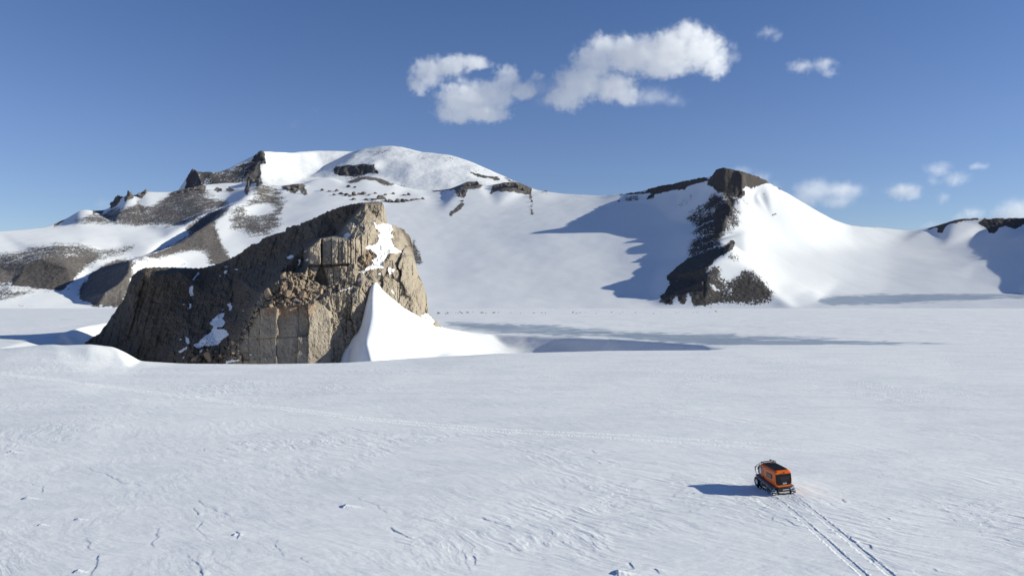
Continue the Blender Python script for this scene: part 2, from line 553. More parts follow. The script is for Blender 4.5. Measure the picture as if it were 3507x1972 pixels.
# ledges with rubble between the tiers
led = region([([(1045, 912), (1064, 925), (1000, 965), (915, 1035), (882, 1075), (858, 1125), (832, 1155), (802, 1215), (768, 1215), (798, 1150), (825, 1105), (850, 1052), (890, 998), (968, 928)], 4), ([(900, 1000), (978, 937), (1045, 934), (1060, 915), (1112, 976), (1220, 968), (1245, 985), (1180, 1004), (1124, 1012), (1080, 1038), (1053, 1044), (947, 1052), (885, 1054)], 3), ([(640, 1205), (700, 1160), (800, 1150), (820, 1210), (860, 1240), (640, 1250)], 3),
              ([(1235, 870), (1275, 840), (1340, 840), (1325, 900), (1262, 930), (1225, 930)], 4)])


def chunks(px, py, s, seed):
    """tumbled blocks: facetted cell bumps"""
    u, v = px / s + noise(px / 20, py / 20, seed) * .4, py / (s * .8)
    xi, yi = np.floor(u), np.floor(v)
    best, sec, h = np.full(px.shape, 9.), np.full(px.shape, 9.), np.zeros(px.shape)
    tx = np.zeros(px.shape)
    for a in (-1, 0, 1):
        for b in (-1, 0, 1):
            cx, cy = xi + a + .5 + .8 * (rnd(xi + a, yi + b, seed) - .5), yi + b + .5 + .8 * (rnd(xi + a, yi + b, seed + 1) - .5)
            d = np.abs(u - cx) * .8 + np.abs(v - cy) * .8 + .25 * ((u - cx) * (v - cy))
            up = d < best
            sec = np.where(up, best, np.minimum(sec, d))
            h = np.where(up, rnd(xi + a, yi + b, seed + 2), h)
            tx = np.where(up, (u - cx) * (rnd(xi + a, yi + b, seed + 3) - .5) + (v - cy) * (rnd(xi + a, yi + b, seed + 4) - .5), tx)
            best = np.where(up, d, best)
    return h + tx * .8, sec - best


h1, e1 = chunks(PXb, PYb, 26, 150)
h2, e2 = chunks(PXb, PYb, 11, 155)
disp += led * ((h1 - .4) * 2.2 * sst(0, .25, e1) - .9 * groove(e1, .1) + (h2 - .4) * 1.2 * sst(0, .3, e2) - .3 * groove(e2, .12))
# the shaded side: slanting ribs and broken steps
o, gx, gy = columns(PXb, PYb, 34, 160, .35, 60)
disp += shade * ((o - .5) * .8 - .3 * groove(gx, 3))
h3, e3 = chunks(PXb, PYb, 15, 165)
h4, t4, e4 = blocks(PXb, PYb, 26, .7, 360)
disp += shade * ((h3 - .5) * .6 + h4 * .8 + t4 * .7)
lw = region([([(280, 1190), (430, 960), (540, 960), (560, 1300), (280, 1300)], 10)])
o, gx, gy = columns(PXb, PYb, 28, 170, .28, 200)
disp += lw * ((o - .5) * 2.0 - .8 * groove(gx, 4))
h, tx, e = blocks(PXb + .3 * PYb, PYb, 18, .8, 370)
disp += (1 - lt) * (h * .8 + tx * .9 - .25 * groove(e, .07))
# overall weathering
calm = 1 - .55 * lt
disp += fbm(PXb / 28, PYb / 24, 5, 180) * .9 * calm + fbm(PXb / 7, PYb / 6, 4, 185) * .34 * calm + .25 * fbm(PXb / 2.6, PYb / 3.4, 2, 188)
disp += sunny * .3 * ridged(PXb / 18, PYb / 22, 3, 190)
# fade toward the outline so edges stay where they are
edge = sst(0, 12, PYb - TT[None, :])
Db = D0 - disp * (.25 + .75 * edge)

snowb = BMask()
for p, s in [([(1274, 755), (1292, 772), (1311, 764), (1330, 764), (1341, 771), (1346, 786), (1337, 800), (1349, 812), (1336, 815), (1348, 836), (1350, 845), (1364, 855), (1389, 870), (1386, 874), (1362, 860), (1367, 868), (1345, 868), (1333, 866), (1322, 881), (1318, 893), (1307, 904), (1316, 918), (1295, 920), (1262, 924), (1245, 937), (1222, 930), (1246, 926), (1262, 912), (1280, 900), (1270, 892), (1290, 880), (1284, 866), (1250, 852), (1256, 842), (1284, 838), (1300, 818), (1291, 806), (1302, 800), (1291, 786), (1282, 770)], .8),
             ([(1328, 914), (1352, 922), (1348, 933), (1340, 932), (1343, 940), (1332, 938), (1328, 925)], .7), ([(1222, 958), (1234, 950), (1239, 955), (1230, 965)], .6), ([(1288, 940), (1302, 934), (1304, 940)], .6),
             ([(1204, 772), (1216, 773), (1228, 777), (1212, 778)], .6), ([(1176, 806), (1190, 796), (1204, 806), (1190, 815), (1182, 814), (1178, 812)], 1.2),
             ([(1164, 995), (1196, 985), (1216, 978), (1196, 990), (1166, 998)], .5), ([(1108, 1010), (1118, 1009), (1110, 1014)], .5), ([(1340, 990), (1350, 1000), (1358, 1006), (1350, 1008), (1342, 1002)], .6),
             ([(1005, 1022), (1030, 1028), (1026, 1032), (1008, 1030)], .5), ([(1440, 1080), (1462, 1070), (1478, 1088), (1490, 1100), (1485, 1108), (1450, 1100)], 1.2), ([(775, 1235), (800, 1231), (825, 1232), (800, 1240), (772, 1245)], .8), ([(852, 1213), (866, 1212), (856, 1217)], .6),
             # drifts caught in the shaded flank
             ([(650, 982), (662, 976), (660, 1000), (664, 1012), (655, 1013), (646, 1003)], .9), ([(655, 960), (664, 952), (680, 930), (684, 938), (670, 948), (664, 960)], .7), ([(645, 1038), (657, 1042), (654, 1055), (640, 1058), (650, 1050)], .7), ([(622, 1044), (634, 1039), (630, 1045)], .5),
             ([(777, 1042), (790, 1036), (797, 1050), (790, 1064), (784, 1062), (784, 1052)], .8), ([(757, 1061), (766, 1058), (762, 1063)], .5), ([(827, 1064), (835, 1062), (834, 1067)], .5),
             ([(750, 1075), (772, 1070), (762, 1090), (772, 1104), (764, 1118), (742, 1120), (744, 1128), (768, 1124), (786, 1146), (764, 1160), (748, 1180), (722, 1184), (700, 1184), (680, 1192), (660, 1182), (680, 1172), (700, 1152), (720, 1140), (732, 1120), (716, 1106), (730, 1092)], 1.0),
             ([(636, 1152), (650, 1160), (646, 1180), (636, 1172)], .8), ([(612, 1162), (628, 1158), (618, 1166)], .6), ([(608, 1205), (622, 1196), (645, 1184), (640, 1194), (618, 1208)], .7), ([(680, 1205), (700, 1190), (690, 1206)], .7), ([(622, 1222), (634, 1220), (628, 1230)], .6),
             ([(766, 927), (780, 926), (774, 938), (768, 938)], .6), ([(750, 942), (758, 944), (754, 948)], .5), ([(800, 922), (818, 920), (812, 926)], .5), ([(765, 912), (786, 911), (776, 916)], .5),
             ([(982, 880), (995, 872), (1006, 876), (998, 886), (984, 887)], .7), ([(1018, 890), (1032, 888), (1030, 900), (1024, 910), (1018, 910), (1024, 898)], .7), ([(1042, 892), (1058, 884), (1052, 894)], .6), ([(1036, 862), (1054, 855), (1046, 862)], .5)]:
    snowb.poly(p, 1.0, s)
sx, sy = noise(PXb / 9, PYb / 8, 195) * 2.4 + noise(PXb / 4.5, PYb / 4, 196) * .9, noise(PXb / 9, PYb / 8, 197) * 1.8 + noise(PXb / 4.5, PYb / 4, 198) * .8
snw = snowb.at(PXb + sx, PYb + sy)
snw_g = sst(.35, .65, snw)
Db = Db + snw_g * (disp * .55 - .15)          # snow fills the hollows smoothly
# varnish: brown crust on the left part and on the tops, pale fresh faces on the sunny walls, rust below the ledges
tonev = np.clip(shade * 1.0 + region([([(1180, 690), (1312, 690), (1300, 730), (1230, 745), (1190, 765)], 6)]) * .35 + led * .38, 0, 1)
rust = region([([(890, 1046), (1060, 1040), (1100, 1060), (1060, 1085), (960, 1090), (895, 1072)], 6), ([(930, 990), (1060, 980), (1060, 1020), (1000, 1030), (930, 1040)], 8), ([(1115, 914), (1160, 914), (1160, 926), (1115, 926)], 4), ([(1240, 850), (1310, 850), (1300, 920), (1240, 930)], 8)])


def wall_world(px, py, D):
    return (px - CX) / F * D, D, H - (py - CY) / F * D


Xb, Yb, Zb = wall_world(PXb, PYb, Db)
# close the rock behind: rounded top, then a back wall down to the snow
back = []
hgt_top = Zb[0] + 25
for dy, dz in ((3, -.4), (8, -2.5), (16, -8), (24, -18), (30, -34), (36, -60), (40, -95)):
    f = sst(0, 60, hgt_top)
    back.append((Xb[0] - .0 * dy, Yb[0] + dy * (.35 + .4 * f), np.maximum(Zb[0] + dz, -40)))
back = back[::-1]
Xb = np.vstack([np.array([b[0] for b in back]), Xb])
Yb = np.vstack([np.array([b[1] for b in back]), Yb])
Zb = np.vstack([np.array([b[2] for b in back]), Zb])
pad = lambda A, v=None: np.vstack([np.repeat(A[:1] if v is None else np.full_like(A[:1], v), len(back), 0), A])


def butte_mat():
    m = NT("weathered_granite")
    p = m.pos()
    n1 = m.noise(p, .16, 5.0, .62)
    n2 = m.noise(m.pos(scale=(1, 1, .35)), .55, 5.0, .65, .4)
    n3 = m.noise(p, 2.2, 4.0, .65)
    n4 = m.noise(m.pos(scale=(1, 1, .22)), .9, 4.0, .6, .5)
    base = m.mix(m.ramp(n1, .35, .68), c4(.355, .305, .245), c4(.29, .245, .195))
    base = m.mix(m.math('MULTIPLY', m.ramp(n2, .48, .74), .55), base, c4(.23, .197, .165))
    base = m.mix(m.math('MULTIPLY', m.ramp(n4, .56, .76), .5), base, c4(.40, .352, .29))
    n5 = m.noise(m.pos(scale=(1, 1, .5)), .12, 4.0, .6, .8)
    base = m.mix(m.math('MULTIPLY', m.ramp(n5, .50, .66), .5), base, c4(.215, .18, .145))
    base = m.mix(m.math('MULTIPLY', m.attr("rust"), m.math('MULTIPLY', m.ramp(n2, .35, .62), .75)), base, c4(.30, .165, .085))
    base = m.mix(m.math('MULTIPLY', m.ramp(n3, .5, .8), .35), base, c4(.17, .14, .115))
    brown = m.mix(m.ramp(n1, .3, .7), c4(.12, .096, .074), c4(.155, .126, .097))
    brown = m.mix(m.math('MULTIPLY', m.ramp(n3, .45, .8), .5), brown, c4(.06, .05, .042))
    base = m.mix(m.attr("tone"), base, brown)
    scov = m.ramp(m.math('ADD', m.attr("snow"), m.math('MULTIPLY', m.math('SUBTRACT', m.noise(p, 1.3, 4.0, .6), .5), .55)), .46, .56)
    scov = m.math('MULTIPLY', scov, m.ramp(m.attr("snow"), .05, .2))
    col = m.mix(scov, base, SNOW)
    hg = m.math('MULTIPLY', m.math('ADD', m.math('ADD', m.noise(p, .8, 6.0, .62), m.math('MULTIPLY', n3, .4)), m.math('MULTIPLY', n2, .5)), m.math('SUBTRACT', 1.0, m.math('MULTIPLY', scov, .85)))
    bp = m.n("Bump", {"Strength": .9, "Distance": .32, "Height": hg})
    b = m.n("BsdfPrincipled", {"Base Color": col, "Roughness": .88, "Normal": bp})
    b.inputs["Specular IOR Level"].default_value = .15
    return m.surf(b)


BUTTE_MAT = butte_mat()
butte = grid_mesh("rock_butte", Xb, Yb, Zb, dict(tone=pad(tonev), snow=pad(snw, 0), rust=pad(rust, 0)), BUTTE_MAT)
tag(butte, "big brown rock butte with sunlit block wall and dark left flank rising from the snowfield", "rock butte")


def wall_depth(px, py):
    """depth of the finished rock face behind a photo pixel"""
    i = int(np.clip(np.searchsorted(bus, px), 4, len(bus) - 5))
    t = (py - 684) / 608.0
    j = int(np.clip(t * (nr - 1), 0, nr - 1))
    return float(Db[max(0, j - 4):j + 5, i - 4:i + 5].min())
# ------------------------------------------------------------------ the snowfield: foreground, wind scoop, far plain
def zp(ln):
    return [(a, Y, zz(b, Y)) for (a, b, Y) in ln]


CREST = [(-900, 1215, 185), (0, 1194, 185), (110, 1184, 186), (200, 1175, 187), (306, 1171, 187), (395, 1181, 188), (440, 1203, 189), (486, 1231, 190), (654, 1241, 191), (885, 1242.5, 192), (1185, 1238, 200),
         (1362, 1226.5, 210), (1702, 1207, 222), (2043, 1198.5, 230), (2424, 1196, 234), (2805, 1197, 240), (3200, 1196, 245), (3507, 1196, 245), (4400, 1196, 245)]
def on_wall(ln, off):
    return [(a, wall_depth(a, b) + off, zz(b, wall_depth(a, b) + off)) for a, b in ln]


RIGHT_EDGE = [(1285, 957), (1309, 991), (1332, 1010), (1356, 1030), (1377, 1051), (1419, 1074), (1442, 1087), (1465, 1098)]
LEFT_EDGE = [(1278, 960), (1266, 985), (1254, 1030), (1246, 1074), (1238, 1110), (1232, 1135), (1206, 1152), (1183, 1174), (1194, 1204), (1190, 1242)]
DRIFT = [on_wall(RIGHT_EDGE, -.5) + zp([(1500, 1112, 362), (1526, 1121, 378), (1596, 1135, 398), (1689, 1144, 408), (1800, 1150, 396), (2085, 1161, 355), (2250, 1171, 312), (2400, 1181, 270), (2480, 1195, 242)]),
         on_wall(RIGHT_EDGE, 7), on_wall(LEFT_EDGE, -.4), on_wall(LEFT_EDGE, 7),
         # rounded crest of the drift curving down beside the rock, then the slope toward the sun
         zp([(1280, 990, 312.5), (1275, 1040, 307.5), (1266, 1100, 303), (1251, 1160, 298), (1236, 1215, 294), (1228, 1250, 292)]),
         zp([(1335, 1222, 298), (1400, 1272, 298)]), zp([(1335, 1120, 306), (1400, 1170, 306), (1480, 1224, 306)]), zp([(1385, 1078, 318), (1460, 1137, 320), (1545, 1197, 320)]),
         zp([(1490, 1130, 343), (1560, 1180, 342), (1640, 1220, 345)]), zp([(1640, 1172, 384), (1665, 1208, 360)])]
PXS = (-900, 300, 900, 1500, 2100, 2700, 3300, 4400)
GL = [[(p, 12.0, 0) for p in PXS], [(p, 40.0, 0) for p in PXS], [(p, 80.0, 0) for p in PXS],
      [(-900, 130, 0.2), (300, 130, 0.3), (600, 130, 0), (900, 130, 0), (1500, 135, 0), (2100, 140, 0), (2700, 150, 0), (3300, 150, 0), (4400, 150, 0)],
      [(-900, 158, .6), (0, 158, .7), (300, 158, .3), (420, 158, .05), (700, 158, 0), (1500, 170, 0), (2700, 190, 0)], [(-900, 178, 1.6), (0, 178, 1.8), (200, 178, 1.7), (300, 178, 1.2), (380, 178, .55), (440, 178, .15), (500, 178, 0)],
      zp(CREST),
      # behind the crest the snow drops away into the scoop
      [(-900, 215, 1.5), (0, 215, 1.5), (300, 215, -4), (480, 214, -14), (900, 216, -16), (1300, 232, -15), (1700, 248, -11), (2050, 252, -7), (2300, 247, -3.5)],
      [(-900, 260, -1), (0, 260, -2), (160, 262, -6), (330, 262, -20), (900, 262, -23), (1300, 270, -20), (1700, 285, -16), (2000, 275, -14)],
      [(330, 330, -22), (900, 330, -22), (1150, 300, -18)], [(350, 362, -23), (900, 372, -22), (1200, 372, -14)],
      zp([(-900, 1150, 360), (0, 1152, 372), (120, 1145, 380), (213, 1137, 386), (265, 1118, 394), (315, 1109, 402), (365, 1102, 408), (440, 1092, 416), (620, 1092, 430), (1000, 1092, 435), (1290, 1092, 425)]),
      [(100, 330, -4), (190, 350, -6), (238, 1 * 368, -9), (270, 378, -12), (330, 386, -13), (420, 396, -14), (800, 400, -15), (1200, 398, -12)],
      # wind-packed drift leaning on the butte: its edges meet the rock face
      *DRIFT,
      [(1738, 384, -12.5), (1800, 376, -14), (2037, 348, -14), (2180, 305, -11.5), (2330, 266, -8.5), (2430, 241, -2)], [(1700, 350, -14), (1880, 320, -15)],
      # the plain
      [(-900, 450, -5.5), (400, 450, -5.5), (1500, 450, -6), (2100, 430, -6), (2700, 400, -4.5), (4400, 400, -4.5)],
      [(p, 700, -8) for p in PXS], [(p, 1000, -12) for p in PXS], [(p, 1340, -17) for p in PXS], [(p, 1800, -24) for p in PXS], [(2600, 300, -1.5), (3300, 300, -1.8), (4400, 300, -2)]]
us = np.concatenate([np.arange(-7000.0, -900, 50.0), np.arange(-900.0, -30, 6.0), np.arange(-30.0, 3540, 2.0), np.arange(3540.0, 4400, 6.0), np.arange(4400.0, 10500, 50.0)])
rows_py = np.arange(2060, 1172, -1.15)
v1 = H * F / (rows_py - CY)
vs = np.concatenate([np.exp(np.linspace(math.log(13), math.log(v1[0]), 60))[:-1], v1, np.exp(np.linspace(math.log(v1[-1]), math.log(470), 330))[1:], np.exp(np.linspace(math.log(470), math.log(1790), 160))[1:]])
Zg = tin(GL, us, vs, lambda v: math.log(v) * 900)
PX, YY = np.meshgrid(us, vs)
XX = (PX - CX) / F * YY
near = vs < 176
soft = blur(blur(Zg, 4, 0), 14, 1)
far_s = blur(blur(Zg, 2.2, 0), 4, 1)
wnear = sst(182, 160, YY)
scoop_m = sst(1480, 1600, PX) * sst(2010, 1850, PX) * sst(235, 265, YY) * sst(396, 380, YY)
far_s = far_s * (1 - scoop_m) + blur(blur(Zg, 9, 0), 22, 1) * scoop_m
Zg = soft * wnear + far_s * (1 - wnear)
WA = math.radians(-44)
cw, sw = math.cos(WA), math.sin(WA)
U, Vv = XX * cw + YY * sw, -XX * sw + YY * cw         # along and across the wind


def sastrugi(x, y):
    u, v = x * cw + y * sw, -x * sw + y * cw
    wu, wv = fbm(x / 14, y / 14, 3, 71) * 4.5, fbm(x / 14, y / 14, 3, 72) * 3.5
    u2, v2 = u + wu, v + wv
    patch = sst(-0.1, 0.55, fbm(x / 26, y / 26, 4, 73))           # scoured here, smooth there
    # scalloped steps: slabs with a blunt upwind edge and a long tapering tail
    w = fbm(u2 / 9.0, v2 / 2.6, 4, 74) * 3.2 + u2 * 0.05
    saw = w - np.floor(w)
    slab = np.where(saw > .92, (1 - saw) / .08, saw / .92)
    lay = fbm(u2 / 3.6, v2 / 1.05, 4, 75)
    rid = np.maximum(0, ridged(u2 / 7.0, v2 / 1.7, 3, 76) - .62)
    fine = fbm(u2 / 1.0, v2 / .36, 3, 77)
    crack = np.maximum(0, ridged(u2 / 5.5, v2 / 3.2, 3, 78) - .80)
    z = patch * (slab ** 2 * 0.025 + rid * .055 + crack * .12) + lay * (.026 + .045 * patch) + fine * (.006 + .014 * patch)
    return z


fade = sst(320, 150, YY)
sea = np.zeros_like(Zg)
selr = YY[:, 0] < 330
sea[selr] = sastrugi(XX[selr], YY[selr])
Zg += sea * fade
# long low swells, a gentle crease where the slope turns toward the sun
Zg += (fbm(XX / 34, YY / 50, 2, 81) * .32) * sst(30, 60, YY) * sst(190, 130, YY)
crease_py = np.interp(PX, [-900, 0, 600, 1225, 1900, 2600, 3507, 4400], [1230, 1262, 1305, 1342, 1397, 1442, 1500, 1540])
cre = H * F / (crease_py - CY)
Zg += -0.026 * np.where(YY < cre, 1, 1) * np.clip((cre - YY), 0, 40) * sst(40, 0, cre - YY) * 0.35
Zg += fbm(XX / 40, YY / 40, 4, 83) * .55 * sst(300, 420, YY) + fbm(XX / 8, YY / 5, 3, 84) * .12 * sst(230, 330, YY) * sst(900, 500, YY)


def lump(px, py, w, l, h, lean=-.25):
    """a wind-carved knob of hard snow: blunt and undercut on the left, its tail fading to the right"""
    global Zg
    Y0 = H * F / (py - CY)
    X0 = (px - CX) / F * Y0
    dx, dy = XX - X0, YY - Y0
    dy = dy - lean * dx + .12 * w * noise(dx / (.4 * w), dy / (.4 * w), int(px))
    dx = dx + .5 * np.abs(dy) + .15 * w * noise(dx / (.5 * w), dy / (.5 * w), int(px) + 1)
    t = np.clip(dx / l, -2, 2)
    body = np.where(dx < 0, sst(-.16 * w, 0, dx), np.clip(1 - t, 0, 1) ** 1.6)
    Zg = Zg + .45 * h * body * sst(1, .25, np.abs(dy) / (w * (1 - .35 * np.clip(t, 0, 1))))


for a in [(1184, 1740, .55, 1.7, .40), (92, 1706, .50, 1.9, .36), (38, 1552, .7, 1.8, .32), (266, 1778, .32, 1.2, .22), (140, 1796, .30, .9, .2), (2118, 1962, .5, 1.5, .40), (266, 1958, .35, 1.0, .24), (804, 1836, .3, .8, .2)]:
    lump(*a)


def lip(pts, h, w=.9, drop=.12):
    """a broken slab edge: a low step whose face looks left and toward the camera, thinning out behind"""
    global Zg
    P = [((px - CX) / F * H * F / (py - CY), H * F / (py - CY)) for px, py in pts]
    xm, xM = min(p[0] for p in P) - 3, max(p[0] for p in P) + 3
    ym, yM = min(p[1] for p in P) - 3, max(p[1] for p in P) + 3
    m = (XX > xm) & (XX < xM) & (YY > ym) & (YY < yM)
    x, y = XX[m], YY[m]
    x = x + .30 * noise(x / 1.6, y / 1.6, 401) + .05 * noise(x / .4, y / .4, 402)
    y = y + .30 * noise(x / 1.6, y / 1.6, 403) + .05 * noise(x / .4, y / .4, 404)
    best, sgn, tt = np.full(x.shape, 1e9), np.zeros(x.shape), np.zeros(x.shape)
    for i, (a, b) in enumerate(zip(P, P[1:])):
        dx, dy = b[0] - a[0], b[1] - a[1]
        L = math.hypot(dx, dy)
        t = np.clip(((x - a[0]) * dx + (y - a[1]) * dy) / (L * L), 0, 1)
        d = np.hypot(x - a[0] - t * dx, y - a[1] - t * dy)
        sd = ((x - a[0]) * -dy + (y - a[1]) * dx) / L
        up = d < best
        best, sgn, tt = np.where(up, d, best), np.where(up, np.sign(sd), sgn), np.where(up, (i + t) / (len(P) - 1), tt)
    end = sst(0, .15, tt) * sst(1, .85, tt)
    s_ = best * sgn
    prof = np.where(s_ > 0, np.exp(-s_ / w), sst(-drop, 0, s_)) - .35 * np.exp(-((s_ + drop * 1.5) / (drop * 1.4)) ** 2)
    Zg[m] += h * end * prof * (.65 + .6 * noise(x / .9, y / .9, 405))


for pts, h in [([(285, 1597), (330, 1612), (368, 1622), (395, 1640), (440, 1655), (520, 1668)], .22), ([(66, 1645), (110, 1655), (146, 1668), (150, 1690)], .2), ([(670, 1710), (700, 1728), (748, 1750), (800, 1772)], .18), ([(660, 1740), (690, 1765)], .22), ([(690, 1780), (692, 1830), (720, 1855)], .16), ([(555, 1805), (535, 1850), (520, 1880)], .18),
               ([(650, 1900), (680, 1940), (700, 1975)], .3), ([(345, 1895), (340, 1925), (318, 1960), (312, 1985)], .24), ([(300, 1835), (300, 1870), (330, 1890)], .18), ([(808, 1825), (822, 1850)], .3), ([(945, 1850), (950, 1880), (980, 1910)], .16), ([(1040, 1910), (1060, 1930)], .2), ([(1340, 1806), (1358, 1825), (1385, 1838), (1410, 1848)], .34), ([(1348, 1855), (1400, 1870)], .16),
               ([(1660, 1770), (1672, 1785), (1700, 1795), (1730, 1802), (1760, 1810)], .30), ([(1220, 1707), (1280, 1730), (1340, 1770)], .14), ([(1440, 1778), (1530, 1800)], .12), ([(1745, 1860), (1785, 1890)], .18), ([(1630, 1900), (1636, 1940)], .26), ([(1585, 1870), (1600, 1900), (1605, 1960)], .12), ([(2165, 1925), (2170, 1945), (2120, 1962), (2135, 1990)], .36), ([(2250, 1945), (2260, 1965)], .3),
               ([(2660, 1765), (2655, 1785), (2690, 1800), (2760, 1815)], .20), ([(2685, 1772), (2700, 1790), (2740, 1805), (2800, 1818)], .24), ([(2620, 1720), (2632, 1730), (2625, 1745)], .22), ([(2880, 1710), (2896, 1720)], .3), ([(2850, 1725), (2870, 1738)], .24), ([(3020, 1770), (3050, 1782)], .22), ([(2915, 1838), (2925, 1855), (2945, 1862)], .26), ([(2950, 1858), (2975, 1868), (2985, 1878)], .3), ([(2980, 1905), (3000, 1925)], .22), ([(3195, 1945), (3210, 1955)], .24), ([(3060, 1950), (3140, 1960)], .14),
               ([(1180, 1460), (1260, 1475), (1330, 1490)], .30), ([(1225, 1470), (1300, 1486)], .14), ([(880, 1505), (960, 1520)], .16), ([(700, 1535), (710, 1545)], .2), ([(1770, 1530), (1790, 1545), (1840, 1555)], .2), ([(2030, 1545), (2052, 1555)], .24), ([(1990, 1560), (2060, 1590), (2090, 1600)], .14), ([(3380, 1590), (3440, 1605)], .12), ([(3180, 1640), (3260, 1660)], .12), ([(3300, 1760), (3400, 1790)], .14)]:
    lip(pts, h * .15)
# the vehicle's ruts: two grooves with loose crumbs along their lips, straight back to under the camera
TRACK_X = (22.05, 23.75)
vp = [(YY - 69.0)]


def rut_center(Y, s):
    xs = np.interp(Y, [20, 44, 50, 56, 62, 69, 75], [21.5, 22.8, 23.05, 23.2, 23.32, 23.38, 23.38])
    return xs + s * .84


for s in (-1, 1):
    d = XX - rut_center(YY, s)
    on = sst(70.5, 69.0, YY)
    lug = .5 + .5 * np.sin(YY * 2 * np.pi / .32)
    dep = np.interp(YY, [44, 50, 58, 66, 70], [.05, .042, .03, .014, .004]) * (1 + .5 * noise(YY / 2.2, XX * 0 + s, 92))
    prof = -dep * sst(.22, .15, d) * sst(-.42, -.14, d) + (.010 + .03 * noise(XX / .25, YY / .3, 91)) * np.exp(-((np.abs(d) - .30) / .10) ** 2)
    Zg += on * (prof +   .016 * lug * sst(.2, .12, np.abs(d)))
# the ground tilts a little where the vehicle stands
rr = np.hypot(XX - 23.38, (YY - 70.3) * .8)
Zg += .075 * np.clip(XX - 23.38, -1.5, 1.5) * sst(6, 2, rr)
# older tracks crossing the field, drifted in and left standing as crumbly ridges
OLD = [(-900, 1192), (0, 1290), (300, 1318), (560, 1346), (900, 1387), (1200, 1423), (1640, 1465), (2050, 1492), (2400, 1513), (2800, 1536), (3200, 1556), (4400, 1610)]
opy = np.interp(PX, [a for a, b in OLD], [b for a, b in OLD])
oY = H * F / (opy - CY)
crumb = np.clip(noise(XX / .28, YY / .45, 95) * 1.0 + .5 + .4 * noise(XX / .15, YY / .25, 94), 0, 1.2)
fresh_lit = np.zeros_like(Zg)
keep = sst(-.8, -.1, noise(XX / 9, YY * 0 + 3.3, 96) + .25 * sst(60, -10, XX) + .3)
for k_ in (-.95, .95):
    d = (YY - oY - k_ * 1.15) / 1.25
    line = keep * np.exp(-(d / .50) ** 2) * sst(55, 0, XX)
    Zg += .035 * crumb * line
    fresh_lit = np.maximum(fresh_lit, line * (.55 + .45 * sst(0, .6, crumb)))

PYg = CY - (Zg - H) * F / YY
im = Mask()
for pts, v, s in [([(1490, 1098), (1560, 1097), (1640, 1101), (1800, 1107), (1950, 1114), (2080, 1125), (2200, 1135), (2450, 1141), (2750, 1149), (2950, 1160), (3250, 1172), (3420, 1182), (3200, 1190), (3060, 1200), (2500, 1200), (2390, 1180), (2085, 1160), (1800, 1149), (1650, 1142), (1520, 1116)], .70, 5),
                  ([(1500, 1102), (1750, 1108), (1900, 1120), (1750, 1135), (1600, 1128)], .92, 5), ([(1950, 1135), (2200, 1145), (2600, 1160), (2950, 1180), (2900, 1198), (2520, 1198), (2400, 1178), (2100, 1158)], 1.0, 5)]:
    im.poly(pts, v, s)
ice = im.at(PX + noise(PX / 60, PYg / 8, 97) * 22, PYg + noise(PX / 40, PYg / 6, 98) * 3) * sst(255, 275, YY)
rm = Mask()
rm.poly([(-900, 1049), (160, 1047), (160, 1052), (-900, 1056)], .45, 1)
rockg = rm.at(PX, PYg) * sst(700, 760, YY)
ground = grid_mesh("snow_ground", XX, YY, Zg, dict(rock=rockg, ice=ice, tone=0 * ice + .8, fresh_lit=fresh_lit),
                   None)
tag(ground, kind="structure")


def snow_mat():
    m = NT("wind_packed_snow")
    p = m.pos()
    ps = m.pos(scale=(.45, 1.3, 1), rot=(0, 0, math.radians(44)))
    hf = m.noise(ps, 1.6, 6.0, .62, .8)
    hm = m.noise(ps, .33, 5.0, .6, .6)
    fine = m.noise(m.pos(scale=(.5, 1.4, 1), rot=(0, 0, math.radians(40))), 7.0, 3.0, .6, .3)
    hl = m.noise(m.pos(scale=(.4, 1.2, 1), rot=(0, 0, math.radians(36))), .13, 5.0, .62, .8)
    hgt = m.math('ADD', m.math('ADD', m.math('ADD', m.math('MULTIPLY', hl, 1.1), m.math('MULTIPLY', hm, .60)), m.math('MULTIPLY', hf, .26)), m.math('MULTIPLY', fine, .035))
    bp = m.n("Bump", {"Strength": 1.0, "Distance": .16, "Height": hgt})
    # crusty glazed patches are a touch greyer than fresh drift
    gl = m.ramp(m.noise(ps, .12, 5.0, .62, 1.0), .42, .62)
    base = m.mix(gl, c4(.85, .858, .868), c4(.785, .803, .825))
    fl = m.noise(m.pos(scale=(.35, 1.5, 1), rot=(0, 0, math.radians(40))), .9, 5.0, .68, .9)
    base = m.mix(m.math('MULTIPLY', m.ramp(fl, .60, .72), .34), base, c4(.56, .62, .70))
    base = m.mix(m.attr("fresh_lit"), base, c4(.99, .98, .95))  # loose track crumbs whitened: sun caught on their faces is put into the colour
    ic = m.attr("ice")
    ni = m.noise(m.pos(scale=(.05, .11, 1)), 1.0, 6.0, .62, 1.2)
    icov = m.math('MULTIPLY', m.ramp(m.math('ADD', ic, m.math('MULTIPLY', m.math('SUBTRACT', ni, .5), 1.3)), .42, .62), m.ramp(ic, .03, .2))
    base = m.mix(icov, base, c4(.32, .385, .475))
    rk = m.attr("rock")
    nr = m.noise(p, .22, 3.0, .6)
    rcov = m.math('MULTIPLY', m.ramp(m.math('ADD', rk, m.math('MULTIPLY', m.math('SUBTRACT', nr, .5), 1.5)), .50, .56), m.ramp(rk, .05, .2))
    base = m.mix(rcov, base, c4(.10, .085, .075))
    b = m.n("BsdfPrincipled", {"Base Color": base, "Roughness": .8, "Diffuse Roughness": 0.0, "Normal": bp})
    b.inputs["Specular IOR Level"].default_value = .2
    return m.surf(b)


ground.data.materials.append(snow_mat())
GUS, GVS, GZ = us, vs, Zg


